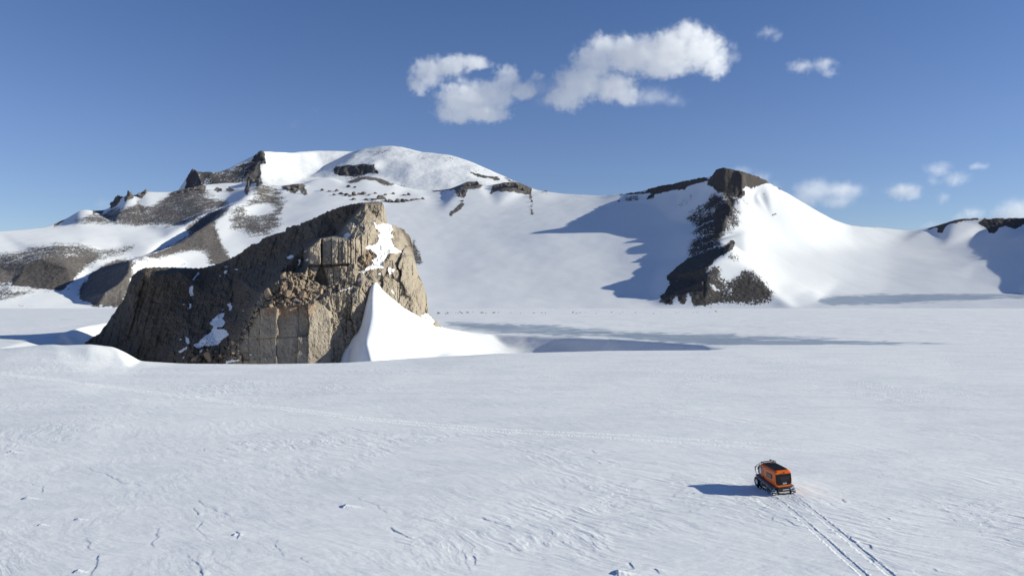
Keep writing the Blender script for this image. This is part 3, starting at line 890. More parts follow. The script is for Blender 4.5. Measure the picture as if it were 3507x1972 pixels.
def ground_z(X, Y):
    px = CX + F * X / Y
    i = min(max(int(np.searchsorted(GUS, px)) - 1, 0), len(GUS) - 2)
    j = min(max(int(np.searchsorted(GVS, Y)) - 1, 0), len(GVS) - 2)
    fx, fy = (px - GUS[i]) / (GUS[i + 1] - GUS[i]), (Y - GVS[j]) / (GVS[j + 1] - GVS[j])
    a = GZ[j, i] * (1 - fx) + GZ[j, i + 1] * fx
    b = GZ[j + 1, i] * (1 - fx) + GZ[j + 1, i + 1] * fx
    return float(a * (1 - fy) + b * fy)

# the ice plain goes on under and beyond the mountains to the horizon
gp = np.concatenate([-np.geomspace(60000, 400, 30), np.geomspace(400, 60000, 30)])
GXX, GYY = np.meshgrid(gp, gp)
plain = grid_mesh("snow_plain", GXX, GYY, np.full_like(GXX, -48.0) + fbm(GXX / 4000, GYY / 4000, 2, 7) * 3, dict(rock=0 * GXX, ice=0 * GXX, fresh_lit=0 * GXX), ground.data.materials[0])
tag(plain, kind="structure")
# ------------------------------------------------------------------ the mountains (terrain)
def zl(ln):
    return [(a, Y, zz(b, Y)) for (a, b, Y) in ln]


RIDGE = [(-700, 800, 2500), (0, 793, 2480), (61, 788, 2500), (144, 781, 2520), (182, 779, 2550), (221, 751, 2650), (260, 726, 2700), (287, 715, 2720),
         (318, 721, 2740), (354, 719, 2760), (378, 709, 2780), (395, 670, 2800), (412, 664, 2800), (428, 678, 2800), (440, 656, 2800), (449, 656, 2800),
         (455, 671, 2800), (481, 660, 2800), (497, 646, 2810), (505, 654, 2810), (586, 655, 2820), (640, 645, 2830), (665, 640, 2840), (690, 633, 2850),
         (705, 642, 2840), (745, 648, 2830), (800, 645, 2830), (842, 640, 2830), (850, 613, 2840), (890, 610, 2840), (903, 621, 2820), (963, 636, 2800),
         (1000, 631, 2790), (1030, 627, 2780), (1044, 640, 2770), (1105, 643, 2760), (1180, 640, 2760), (1250, 636, 2760), (1352, 640, 2780), (1400, 648, 2800), (1463, 652, 2820),
         (1539, 647, 2800), (1599, 622, 2760), (1630, 620, 2750), (1650, 637, 2740), (1685, 632, 2720), (1725, 624, 2700), (1776, 624, 2690), (1836, 649, 2660),
         (1900, 659, 2620), (1958, 664, 2580), (2055, 669, 2500), (2128, 664, 2420), (2186, 656, 2330), (2248, 640, 2240), (2306, 631, 2160),
         (2345, 618, 2110), (2395, 608, 2050), (2438, 601, 2000), (2453, 577, 1980), (2480, 573, 1960), (2519, 577, 1962), (2554, 588, 1970),
         (2585, 600, 1985), (2615, 611, 2000), (2654, 631, 2030), (2693, 656, 2060), (2751, 693, 2110), (2800, 722, 2150), (2866, 757, 2220),
         (2907, 771, 2280), (3002, 777, 2380), (3106, 788, 2420), (3156, 784, 2420), (3189, 777, 2400), (3218, 769, 2380), (3238, 761, 2360),
         (3280, 751, 2350), (3321, 746, 2340), (3507, 746, 2300), (3560, 735, 2280), (3640, 690, 2250), (3900, 700, 2250), (4400, 740, 2250)]
BACK = [(a, b + 60, 2960) for (a, b, Y) in RIDGE]
BACK2 = [(-700, 860, 3350), (900, 820, 3350), (2500, 860, 3350), (4400, 860, 3350)]
# the snow shoulder just behind the rocky middle ridge
SHOULDER = [(690, 634, 2900), (720, 627, 2905), (780, 621, 2910), (836, 623, 2905)]
SHOULDER2 = [(1019, 632, 2860), (1079, 607, 2900), (1135, 604, 2910), (1180, 622, 2880), (1226, 606, 2900), (1251, 600, 2910), (1306, 610, 2900), (1352, 630, 2870), (1400, 644, 2850)]
FRONT = [(-700, 1092, 1325), (1000, 1092, 1325), (2200, 1092, 1325), (3000, 1092, 1325), (4400, 1092, 1325)]
BASE = [(-700, 1054, 1385), (0, 1050, 1390), (200, 1049, 1395), (326, 1048, 1400), (650, 1052, 1390), (1000, 1054, 1380), (1500, 1058, 1370), (2000, 1057, 1370),
        (2260, 1053, 1380), (2418, 1051, 1380), (2640, 1050, 1375), (2720, 1056, 1360), (3100, 1046, 1390), (3507, 1036, 1400), (4400, 1040, 1400)]
SPUR = [(870, 652, 2620), (829, 688, 2500), (785, 704, 2380), (740, 748, 2250), (691, 781, 2130), (608, 831, 1950), (552, 853, 1810), (497, 873, 1650),
        (453, 889, 1540), (442, 931, 1480), (403, 975, 1440), (359, 1002, 1415), (326, 1048, 1390)]
VALLEY = [(770, 712, 2480), (720, 760, 2360), (665, 800, 2240), (610, 842, 2110), (550, 870, 1990), (495, 894, 1880), (440, 906, 1830), (400, 906, 1800),
          (354, 914, 1750), (309, 945, 1680), (276, 983, 1590), (270, 1026, 1455), (264, 1049, 1395)]
TUP = [(-700, 808, 2350), (0, 795, 2350), (110, 787, 2380), (182, 782, 2400), (276, 768, 2430), (387, 771, 2450), (497, 776, 2450), (624, 768, 2420), (700, 730, 2480), (758, 706, 2560)]
TLOW = [(-700, 870, 1950), (0, 862, 1960), (72, 859, 1970), (110, 845, 1990), (160, 835, 2010), (221, 831, 2030), (287, 831, 2040), (359, 856, 2000), (414, 845, 2040), (470, 828, 2080)]
SHED = [(470, 885, 1900), (512, 857, 1970), (562, 818, 2130), (624, 776, 2260), (693, 732, 2390), (770, 702, 2500)]
HUMP = [(-700, 950, 1720), (0, 925, 1730), (80, 905, 1730), (140, 882, 1760), (210, 858, 1850), (290, 872, 1860), (350, 884, 1850)]
HUMPF = [(-700, 985, 1560), (0, 985, 1560), (44, 950, 1660), (80, 930, 1690), (150, 925, 1690), (230, 920, 1680)]
HUMPB = [(44, 980, 1560), (140, 996, 1530), (210, 1000, 1520), (250, 985, 1550)]
def teeth(ln, n, a, seed, lo=0.0):
    r = np.random.RandomState(seed)
    out = []
    for p, q in zip(ln, ln[1:]):
        out.append(p)
        for i in range(1, n):
            t = i / n + (r.rand() - .5) * .4 / n
            out.append((p[0] + (q[0] - p[0]) * t, p[1] + (q[1] - p[1]) * t - a * (r.rand() * 1.3 - lo), p[2] + (q[2] - p[2]) * t))
    return out + [ln[-1]]


PSPUR = [(2542, 600, 1945), (2543, 652, 1932), (2530, 673, 1915), (2515, 702, 1870), (2503, 712, 1850), (2492, 745, 1800), (2480, 780, 1740), (2468, 803, 1700), (2461, 826, 1660),
         (2478, 840, 1590), (2507, 826, 1530), (2480, 869, 1490), (2430, 907, 1460), (2418, 927, 1450), (2403, 990, 1420), (2418, 1051, 1380)]
PSPUR = PSPUR[:2] + teeth(PSPUR[2:], 4, 26, 4, .55)
CRESTLOW = [(2140, 669, 2395), (2194, 669, 2310), (2248, 668, 2205), (2302, 653, 2140), (2321, 658, 2120), (2349, 648, 2085), (2364, 636, 2070), (2395, 631, 2035), (2418, 618, 2010),
            (2422, 637, 1985), (2457, 654, 1945), (2484, 664, 1932), (2534, 662, 1930), (2543, 652, 1932)]
RCLIFF = [(2543, 652, 1932), (2557, 631, 1952), (2615, 629, 1992), (2627, 620, 2006)]
LINES = [RIDGE, BACK, BACK2, SHOULDER, SHOULDER2, FRONT, BASE, SPUR, VALLEY, TUP, TLOW, SHED, HUMP, HUMPF, HUMPB, PSPUR, CRESTLOW, RCLIFF,
         # right of the left spur
         [(700, 862, 1880), (800, 800, 2120), (870, 740, 2350), (930, 680, 2620)], [(560, 925, 1610), (640, 900, 1720), (760, 915, 1700), (900, 900, 1800)],
         [(490, 990, 1480), (650, 1000, 1500), (900, 1000, 1520)], [(960, 760, 2250), (1000, 700, 2500)], [(460, 1020, 1430)],
         # the open snow bowl in the middle
         [(1100, 720, 2350), (1300, 720, 2350), (1500, 742, 2250), (1700, 724, 2300), (1886, 705, 2350), (2055, 702, 2300), (2150, 698, 2240), (2230, 700, 2150)],
         [(1100, 820, 1980), (1500, 832, 1950), (1700, 812, 1980), (1886, 791, 1990), (2100, 780, 1990), (2280, 772, 1950), (2380, 765, 1880)],
         [(1100, 930, 1700), (1500, 932, 1700), (1700, 915, 1715), (1886, 907, 1715), (2100, 902, 1715), (2250, 898, 1690), (2345, 880, 1640)],
         [(1100, 1015, 1490), (1500, 1015, 1500), (1886, 1008, 1500), (2100, 1008, 1495), (2220, 1005, 1480)],
         [(2383, 772, 1870), (2356, 815, 1760), (2356, 884, 1620), (2283, 946, 1530), (2260, 1020, 1430), (2270, 1046, 1390)],
         # sunny side of the pyramid
         [(2590, 720, 1960), (2660, 800, 1880)], [(2560, 790, 1770), (2640, 870, 1720)], [(2560, 868, 1560), (2600, 900, 1570)],
         [(2530, 900, 1490), (2557, 920, 1475), (2600, 945, 1455), (2650, 1006, 1405), (2648, 1040, 1382)],
         [(2700, 941, 1600), (2741, 968, 1570), (2790, 992, 1560), (2830, 1012, 1560), (3010, 1006, 1600), (3200, 1001, 1610), (3507, 1004, 1600)],
         [(2660, 980, 1480), (2720, 1010, 1450), (2800, 1034, 1420)],
         [(2760, 850, 1900), (2900, 940, 1720), (3050, 945, 1750), (3230, 930, 1770)], [(2900, 850, 2050), (3050, 855, 2120), (3230, 860, 2100)],
         # far right ridge and the spur just outside the frame
         [(3348, 768, 2310), (3371, 792, 2280), (3415, 783, 2278), (3450, 776, 2276), (3507, 769, 2275), (3600, 770, 2255)],
         [(3640, 690, 2250), (3700, 735, 2000), (3760, 780, 1800), (3790, 850, 1650), (3730, 935, 1550), (3690, 1010, 1460)],
         [(3420, 830, 2100), (3520, 850, 1950), (3540, 930, 1720), (3520, 985, 1610)],
         [(4000, 900, 1700), (4000, 1000, 1480)], [(3340, 900, 1850), (3320, 965, 1690)],
         ]
us = np.arange(-700.0, 4300.0, 3.4)
vs = np.exp(np.linspace(math.log(1330), math.log(3340), 760))
Zr = tin([zl(l) for l in LINES], us, vs, lambda v: math.log(v) * 1500)
soft = blur(blur(Zr, 3.2, 0), 4.0, 1)
wide = blur(blur(Zr, 9, 0), 13, 1)
PX, YY = np.meshgrid(us, vs)
PYr = CY - (Zr - H) * F / YY
XX = (PX - CX) / F * YY

mk = Mask()
S = [  # speckled scree, then solid stone, then snow laid back over it
    ([(190, 776), (235, 765), (260, 745), (320, 733), (365, 722), (420, 705), (478, 690), (520, 697), (560, 674), (600, 660), (690, 645), (740, 662), (800, 690), (785, 706), (700, 735), (640, 775), (497, 777), (387, 769), (300, 766), (276, 767)], .67, 3),
    ([(380, 735), (560, 720), (640, 735), (620, 765), (480, 772), (340, 764), (300, 755)], .80, 5),
    ([(540, 668), (640, 650), (690, 650), (720, 670), (660, 700), (560, 705), (520, 700)], .75, 4),
    ([(-700, 870), (0, 862), (72, 859), (110, 845), (160, 835), (221, 829), (287, 831), (330, 850), (359, 856), (414, 845), (470, 826), (478, 835), (455, 858), (400, 880), (330, 893), (268, 938), (250, 962), (210, 998), (140, 987), (39, 976), (-700, 960)], .61, 3),
    ([(-700, 910), (0, 895), (200, 872), (400, 862), (400, 878), (330, 893), (266, 938), (250, 960), (210, 998), (140, 987), (39, 976), (-700, 970)], .82, 4),
    ([(44, 950), (80, 905), (140, 882), (210, 906), (266, 938), (250, 962), (210, 997), (140, 987), (39, 976)], 1.0, 2),
    ([(-700, 960), (0, 975), (60, 985), (140, 985), (100, 1015), (30, 1035), (-700, 1045)], .50, 3),
    ([(-700, 1040), (0, 1040), (120, 1043), (150, 1049), (-700, 1056)], .46, 2),
    ([(870, 640), (895, 612), (905, 640), (829, 700), (778, 704), (693, 733), (640, 772), (624, 778), (655, 800), (560, 852), (508, 868), (490, 876), (442, 888), (400, 886), (354, 909), (309, 942), (272, 985), (268, 1028), (320, 1049), (420, 1052), (452, 990), (452, 930), (462, 892), (510, 890), (560, 880), (640, 860), (720, 862), (700, 882), (712, 902), (770, 920), (810, 905), (780, 870), (760, 830), (745, 790), (735, 760), (760, 735), (800, 715), (850, 690)], .84, 3),
    ([(453, 888), (354, 909), (309, 942), (275, 985), (270, 1026), (320, 1049), (400, 1052), (430, 940)], .95, 2),
    ([(691, 785), (735, 765), (742, 795), (755, 830), (660, 850), (560, 872), (500, 886), (470, 890), (552, 856), (608, 834)], .97, 3),
    ([(755, 720), (830, 700), (870, 665), (903, 630), (960, 637), (985, 690), (960, 720), (975, 770), (940, 800), (880, 815), (820, 800), (780, 775), (790, 745)], .61, 4),
    ([(800, 770), (850, 745), (930, 755), (960, 780), (920, 805), (860, 808)], .70, 4),
    ([(850, 640), (905, 625), (960, 645), (930, 680), (870, 690)], .70, 4),
    ([(590, 915), (625, 900), (645, 916)], .6, 2), ([(690, 895), (705, 890), (700, 905)], .6, 2),
    # ridge rocks
    ([(374, 712), (378, 700), (395, 663), (412, 660), (422, 678), (402, 700), (386, 720)], 1, 1), ([(426, 682), (438, 652), (451, 652), (457, 678), (440, 685)], 1, 1),
    ([(453, 676), (481, 656), (497, 642), (507, 652), (490, 678), (470, 678)], 1, 1), ([(318, 722), (330, 717), (356, 716), (350, 732), (320, 734)], .9, 1.5),
    ([(570, 662), (640, 641), (665, 636), (692, 629), (706, 640), (700, 662), (660, 668), (600, 676)], .95, 1.5), ([(735, 650), (745, 640), (760, 648), (750, 660)], 1, 1),
    ([(770, 650), (785, 640), (800, 648), (790, 662)], 1, 1), ([(182, 781), (185, 768), (221, 748), (225, 753), (195, 775)], .95, 1),
    ([(838, 660), (846, 620), (852, 608), (892, 606), (900, 625), (880, 640), (872, 618), (856, 640), (850, 668)], 1, 1),
    ([(963, 640), (1000, 629), (1030, 625), (1046, 640), (1048, 668), (1040, 670), (1030, 650), (1012, 662), (985, 655)], .95, 1.2),
    ([(950, 700), (985, 680), (988, 690), (965, 715), (975, 735), (950, 740), (930, 735)], .7, 2),
    # middle ridge outcrops
    ([(1180, 629), (1226, 606), (1251, 597), (1306, 608), (1354, 632), (1330, 637), (1290, 622), (1250, 612), (1215, 628)], .92, 1.2),
    ([(1030, 640), (1050, 637), (1045, 632)], .9, 1),
    ([(1462, 654), (1545, 645), (1580, 636), (1600, 619), (1632, 617), (1652, 638), (1605, 652), (1586, 677), (1566, 672), (1560, 650), (1500, 656)], .95, 1.2),
    ([(1586, 694), (1592, 700), (1570, 722), (1540, 743), (1537, 736), (1562, 708)], .95, 1),
    ([(1685, 640), (1725, 622), (1776, 621), (1822, 643), (1818, 667), (1781, 664), (1750, 653), (1700, 654), (1680, 668)], .97, 1.2),
    ([(1808, 660), (1820, 662), (1826, 735), (1817, 737), (1820, 700)], .85, 1), ([(1836, 650), (1878, 656), (1900, 662), (1860, 664)], .7, 1.5),
    # pyramid: crest band, peak block, spur, knob, right lobe
    ([(2055, 668), (2128, 663), (2190, 654), (2250, 637), (2306, 628), (2345, 615), (2395, 605), (2420, 602), (2434, 623), (2418, 617), (2395, 631), (2364, 636), (2349, 648), (2321, 658), (2302, 653), (2248, 668), (2194, 668), (2150, 666)], 1.0, .7),
    ([(2136, 676), (2190, 672), (2192, 690), (2140, 692)], .62, 1.5), ([(2212, 678), (2245, 668), (2240, 678), (2215, 684)], 1, 1),
    ([(2428, 612), (2440, 598), (2453, 574), (2480, 570), (2519, 574), (2560, 588), (2600, 603), (2642, 622), (2627, 622), (2615, 630), (2557, 632), (2545, 645), (2552, 660), (2535, 675), (2484, 668), (2457, 656), (2422, 640)], 1.0, .7),
    ([(2635, 626), (2660, 632), (2650, 642)], .7, 1), ([(2662, 638), (2674, 636), (2678, 652), (2668, 650)], 1, .8),
    ([(2265, 730), (2300, 715), (2345, 680), (2390, 650), (2400, 655), (2370, 690), (2330, 715), (2290, 728)], .57, 3),
    ([(2440, 655), (2535, 670), (2530, 690), (2512, 712), (2540, 735), (2532, 760), (2500, 765), (2485, 800), (2472, 815), (2478, 838), (2440, 862), (2400, 884), (2346, 886), (2360, 855), (2345, 870), (2355, 830), (2395, 805), (2356, 808), (2385, 772), (2340, 753), (2365, 725), (2400, 700), (2430, 680)], .68, 3),
    ([(2470, 690), (2525, 680), (2515, 705), (2500, 740), (2480, 790), (2460, 815), (2430, 830), (2450, 770), (2440, 730)], .95, 4),
    ([(2505, 715), (2530, 730), (2540, 760), (2525, 780), (2495, 800), (2475, 815), (2480, 770)], .58, 3), ([(2535, 675), (2560, 695), (2575, 710), (2550, 700)], .8, 1.5),
    ([(2480, 838), (2507, 824), (2519, 830), (2514, 845), (2480, 869), (2430, 907), (2418, 927), (2440, 960), (2430, 1000), (2420, 1052), (2380, 1050), (2350, 1040), (2306, 1047), (2258, 1035), (2258, 1014), (2295, 975), (2280, 945), (2356, 884)], .88, 1),
    ([(2418, 927), (2450, 905), (2470, 910), (2462, 940), (2500, 965), (2555, 918), (2575, 922), (2598, 940), (2633, 975), (2652, 1004), (2648, 1036), (2620, 1046), (2560, 1046), (2500, 1040), (2418, 1053), (2405, 1000)], .70, 2.5),
    ([(2540, 940), (2590, 945), (2630, 985), (2648, 1010), (2640, 1036), (2560, 1040), (2500, 1020), (2440, 1040), (2425, 1000), (2440, 960), (2500, 985)], .80, 3),
    ([(2490, 870), (2515, 862), (2535, 885), (2530, 905), (2510, 890), (2490, 888)], .62, 2), ([(2610, 655), (2625, 665), (2612, 668)], .75, 1), ([(2638, 718), (2660, 726), (2666, 735), (2645, 730)], .85, 1),
    ([(2280, 1035), (2330, 1030), (2300, 1047)], .1, 1),
    # scree behind the butte's shoulder
    ([(1408, 818), (1420, 815), (1436, 860), (1450, 900), (1440, 918), (1420, 905), (1405, 880)], .66, 2),
    # far right ridge
    ([(3165, 785), (3218, 768), (3280, 749), (3350, 744), (3352, 752), (3270, 765), (3240, 772), (3226, 800), (3208, 802), (3216, 782)], .9, 1),
    ([(3348, 768), (3371, 748), (3420, 746), (3507, 744), (3800, 744), (3800, 770), (3507, 769), (3480, 784), (3450, 775), (3415, 783), (3410, 798), (3392, 796), (3370, 782)], 1, 1),
    ([(3460, 800), (3507, 812), (3507, 820), (3480, 810)], .6, 1.5), ([(2915, 769), (3002, 773), (3002, 780), (2915, 775)], .5, 1),
]
for pts, v, s in S:
    mk.poly(pts, v, s * (1.7 if v < .88 else 1.0))
for pts, v, s in [  # snow lying over the stone
    ([(400, 700), (430, 684), (470, 682), (460, 700), (420, 705)], 0.1, 1.5), ([(508, 657), (590, 657), (560, 680), (520, 700), (485, 705), (500, 680)], 0.05, 2),
    ([(838, 710), (900, 695), (940, 710), (930, 730), (880, 738), (845, 730)], 0.1, 3), ([(690, 668), (770, 660), (840, 655), (830, 690), (770, 690), (720, 680)], 0.18, 3),
    ([(2306, 1020), (2320, 1012), (2330, 1045), (2300, 1047)], .1, .8), ([(2352, 1005), (2362, 1000), (2366, 1030), (2380, 1046), (2352, 1046)], .1, .8), ([(2428, 965), (2450, 980), (2470, 998), (2445, 995)], .15, 1),
    ([(2415, 1048), (2460, 1036), (2540, 1044), (2560, 1052), (2420, 1058)], .25, 1.2),
    ([(1556, 655), (1575, 640), (1590, 640), (1570, 660)], .6, 1)]:
    mk.poly(pts, v, s, 'set')
tone = Mask().poly([(2050, 560), (2700, 560), (2700, 1060), (2050, 1060)], 1.0, 3)
tone.poly([(44, 955), (80, 905), (140, 882), (210, 906), (266, 938), (250, 962), (210, 997), (140, 987), (39, 976)], .65, 3)  # darker tone on the lower hump stands in for shade
tone.poly([(3140, 730), (3900, 730), (3900, 830), (3140, 830)], .8, 3)
icem = Mask().poly([(2790, 1022), (2870, 1012), (3010, 1007), (3250, 1003), (3507, 1005), (3700, 1008), (3700, 1018), (3400, 1026), (3200, 1036), (3000, 1044), (2850, 1046), (2800, 1038)], .80, 4)
icem.poly([(1520, 960), (1640, 940), (1760, 950), (1700, 985), (1560, 990)], .30, 10).poly([(1490, 880), (1530, 890), (1520, 915), (1480, 905)], .45, 6)

wx, wy = noise(PX / 26, PYr / 22, 5) * 5 + noise(PX / 9, PYr / 8, 6) * 2.5, noise(PX / 26, PYr / 22, 8) * 4 + noise(PX / 9, PYr / 8, 9) * 2.0
rock = mk.at(PX + wx, PYr + wy)
crag = sst(0.82, 1.0, rock)
# keep cliffs crisp, let snow be smooth
k = sst(0.5, 0.95, blur(blur(rock, 2, 0), 2, 1))
# crests run sharp, flanks round
open_snow = Mask().poly([(1060, 700), (1500, 715), (1700, 700), (2050, 690), (2180, 705), (2330, 760), (2300, 850), (2230, 960), (2200, 1030), (1060, 1040)], 1, 10).poly([(2580, 690), (2640, 700), (2720, 745), (2860, 800), (3100, 820), (3300, 830), (3300, 980), (2900, 985), (2760, 960), (2690, 960), (2660, 960), (2600, 880), (2560, 800)], 1, 10).poly([(20, 815), (270, 785), (480, 792), (560, 790), (480, 815), (380, 830), (280, 815), (120, 835)], 1, 4).at(PX, PYr)
soft = soft * (1 - open_snow) + wide * open_snow
Z = soft * (1 - 0.8 * k) + Zr * 0.8 * k
Xw, Yw = XX, YY
rg = ridged(Xw / 26, Yw / 26, 4, 21)
cliff = Mask().poly([(2120, 560), (2720, 560), (2700, 1060), (2230, 1060)], 1, 6).poly([(370, 600), (1050, 600), (1050, 680), (900, 670), (700, 680), (370, 715)], 1, 6).poly([(1100, 590), (1900, 590), (1900, 760), (1100, 760)], 1, 6).poly([(3140, 730), (4300, 730), (4300, 830), (3140, 830)], 1, 6).at(PX, PYr)
amp = crag * (1.6 + 4.0 * cliff)
Z = Z + (rg - 0.62 + .5 * ridged(Xw / 11, Yw / 11, 3, 22) - .3) * amp + crag * fbm(Xw / 7, Yw / 7, 3, 41) * (1.0 + 1.8 * cliff)
Z += sst(0.3, .7, rock) * (1 - crag) * fbm(Xw / 9, Yw / 9, 3, 33) * 1.4
Z += fbm(Xw / 120, Yw / 120, 3, 51) * 1.6 * (1 - crag)
# toothed crest of the shadow-throwing spur
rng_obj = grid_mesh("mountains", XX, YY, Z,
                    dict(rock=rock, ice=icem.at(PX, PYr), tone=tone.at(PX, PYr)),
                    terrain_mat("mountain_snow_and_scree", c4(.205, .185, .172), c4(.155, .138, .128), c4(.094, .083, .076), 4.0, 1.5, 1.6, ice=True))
tag(rng_obj, kind="structure")
RUS, RVS, RZ = us, vs, Z

# ------------------------------------------------------------------ the high snow dome behind
DSKY = [(560, 730, 3380), (636, 700, 3400), (641, 660, 3402), (644, 605, 3420), (657, 578, 3430), (668, 574, 3430), (677, 585, 3436), (685, 588, 3440), (718, 583, 3450), (740, 591, 3460), (773, 583, 3480), (818, 569, 3500), (851, 555, 3520),
        (867, 549, 3530), (876, 527, 3540), (889, 516, 3560), (903, 515, 3590), (1019, 520, 3800), (1084, 515, 3900), (1211, 517, 3950), (1251, 508, 3900), (1306, 499, 3860),
        (1352, 498, 3840), (1392, 506, 3820), (1448, 520, 3800), (1549, 531, 3750), (1634, 561, 3700), (1710, 596, 3650), (1781, 627, 3600), (1850, 660, 3550), (1960, 700, 3500)]
DL = [DSKY, [(a, b + 40, 4250) for a, b, Y in DSKY], [(500, 760, 3000), (1000, 770, 3000), (2000, 780, 3000)], [(500, 800, 4500), (2000, 800, 4500)],
      [(903, 516, 3590), (913, 551, 3490), (891, 562, 3465), (893, 611, 3400), (890, 645, 3330)],
      [(641, 655, 3330), (700, 642, 3340), (760, 632, 3350), (820, 628, 3360), (868, 634, 3350)],
      [(930, 640, 3350), (960, 600, 3500), (1000, 560, 3700)], [(1203, 522, 3935), (1160, 545, 3840), (1108, 576, 3755), (1055, 608, 3600), (999, 634, 3420)],
      [(1222, 517, 3915), (1212, 527, 3800), (1203, 543, 3705), (1188, 560, 3640)],
      [(1145, 572, 3640), (1200, 566, 3612), (1281, 562, 3585), (1296, 592, 3545)], [(1145, 593, 3585), (1160, 606, 3565), (1226, 606, 3550), (1296, 594, 3545)],
      [(1320, 540, 3660), (1400, 560, 3600), (1500, 580, 3550), (1600, 600, 3500)], [(1400, 640, 3350), (1550, 650, 3300), (1700, 650, 3300)], [(1200, 665, 3250), (1000, 690, 3200)]]
us = np.arange(520.0, 2000.0, 2.6)
vs = np.exp(np.linspace(math.log(3010), math.log(4480), 430))
Zd = tin([zl(l) for l in DL], us, vs, lambda v: math.log(v) * 2600)
softd = blur(blur(Zd, 3.0, 0), 4.0, 1)
PX, YY = np.meshgrid(us, vs)
XX = (PX - CX) / F * YY
PYr = CY - (Zd - H) * F / YY
dm = Mask()
for pts, v, s in [([(641, 650), (643, 600), (657, 575), (670, 572), (690, 586), (720, 580), (740, 588), (775, 580), (820, 566), (851, 552), (868, 545), (876, 525), (890, 513), (904, 514), (914, 552), (892, 562), (895, 612), (890, 640), (800, 640), (640, 660)], .60, 1.5),
                  ([(862, 560), (876, 525), (890, 513), (904, 514), (914, 552), (892, 562), (895, 612), (885, 630), (850, 625), (835, 600), (850, 575)], 1, 1),
                  ([(610, 700), (632, 660), (641, 603), (657, 573), (670, 572), (690, 588), (680, 600), (660, 640)], 1, 1), ([(690, 590), (740, 590), (735, 610), (700, 615), (680, 640), (660, 645)], .8, 2), ([(755, 600), (775, 583), (790, 590), (760, 625)], .8, 2),
                  ([(1143, 592), (1145, 570), (1200, 564), (1283, 561), (1284, 575), (1298, 594), (1260, 596), (1226, 606), (1165, 607)], .97, 1), ([(1190, 556), (1205, 540), (1215, 525), (1225, 530), (1200, 556)], .6, 2),
                  ([(1604, 584), (1640, 596), (1710, 608), (1722, 620), (1670, 612), (1620, 602)], .85, 1), ([(1720, 600), (1790, 626), (1800, 640), (1740, 625)], .6, 2),
                  ([(1180, 612), (1220, 604), (1260, 596), (1240, 612), (1190, 620)], .5, 2), ([(930, 580), (1010, 592), (1030, 600), (950, 588)], .45, 1.5), ([(1355, 625), (1400, 640), (1380, 645)], .5, 2),
                  ([(1240, 500), (1350, 490), (1560, 530), (1700, 590), (1650, 600), (1500, 560), (1350, 540), (1260, 540)], .26, 6)]:
    dm.poly(pts, v, s)
wx, wy = noise(PX / 20, PYr / 16, 15) * 4 + noise(PX / 7, PYr / 6, 16) * 2, noise(PX / 20, PYr / 16, 18) * 3 + noise(PX / 7, PYr / 6, 19) * 1.6
rock = dm.at(PX + wx, PYr + wy)
crag = sst(0.7, 1.0, rock)
k = sst(0.5, 0.9, blur(blur(rock, 2, 0), 2, 1))
k = np.maximum(k, sst(720, 670, PX))
Z = softd * (1 - 0.85 * k) + Zd * 0.85 * k
Z += (ridged(XX / 45, YY / 45, 4, 61) - .62) * crag * 16 + fbm(XX / 60, YY / 60, 4, 63) * 3.0
dome = grid_mesh("mountain", XX, YY, Z, dict(rock=rock, ice=0 * rock, tone=0 * rock + .15),
                 terrain_mat("dome_snow_and_cliff", c4(.13, .122, .122), c4(.09, .085, .087), c4(.07, .064, .062), 7.0, 1.5, 3.0))
tag(dome, kind="structure")
# ------------------------------------------------------------------ the tracked vehicle
def paint(name, col, rough=.35, spec=.5, metal=0.0, dirt=None, dscale=3.0, dlo=.5, dhi=.7, bump=0.0):
    m = NT(name)
    p = m.n("TexCoord").outputs["Object"]
    base = col
    if dirt:
        base = m.mix(m.ramp(m.noise(p, dscale, 5.0, .65), dlo, dhi), col, dirt)
    ins = {"Base Color": base, "Roughness": rough, "Metallic": metal}
    if bump:
        ins["Normal"] = m.n("Bump", {"Strength": .5, "Distance": bump, "Height": m.noise(p, dscale * 4, 3.0, .6)})
    b = m.n("BsdfPrincipled", ins)
    b.inputs["Specular IOR Level"].default_value = spec
    return m.surf(b)


ORANGE = paint("orange_paint", c4(.84, .15, .012), .38, .4, dirt=c4(.74, .14, .02), dscale=1.6)
BLACKP = paint("black_gloss_panel", c4(.010, .010, .012), .30, .25)
RUBBER = paint("snowy_rubber", c4(.022, .022, .023), .8, .3, dirt=c4(.16, .165, .18), dscale=5, dlo=.56, dhi=.72)
LUGS = paint("snow_caked_rubber", c4(.80, .82, .85), .8, .2, dirt=c4(.14, .14, .15), dscale=7, dlo=.52, dhi=.66)
CHASS = paint("dark_chassis", c4(.020, .021, .024), .6, .3, dirt=c4(.055, .06, .07), dscale=4)
GREYM = paint("grey_fender", c4(.13, .125, .14), .5, .4)
SOLAR = paint("matte_black_roof", c4(.008, .009, .011), .6, .15)
GLASS = paint("tinted_glass", c4(.022, .022, .025), .14, .35)
PALE = paint("daylit_window", c4(.62, .66, .70), .12, .6)  # pane colour stands in for daylight showing through the cab
WHITE = paint("white_trim", c4(.82, .83, .85), .4, .4)
STEEL = paint("wheel_metal", c4(.42, .44, .47), .4, .5, dirt=c4(.75, .77, .8), dscale=9, dlo=.45, dhi=.6)
SEAM = paint("dark_seam", c4(.015, .010, .008), .7, .2)


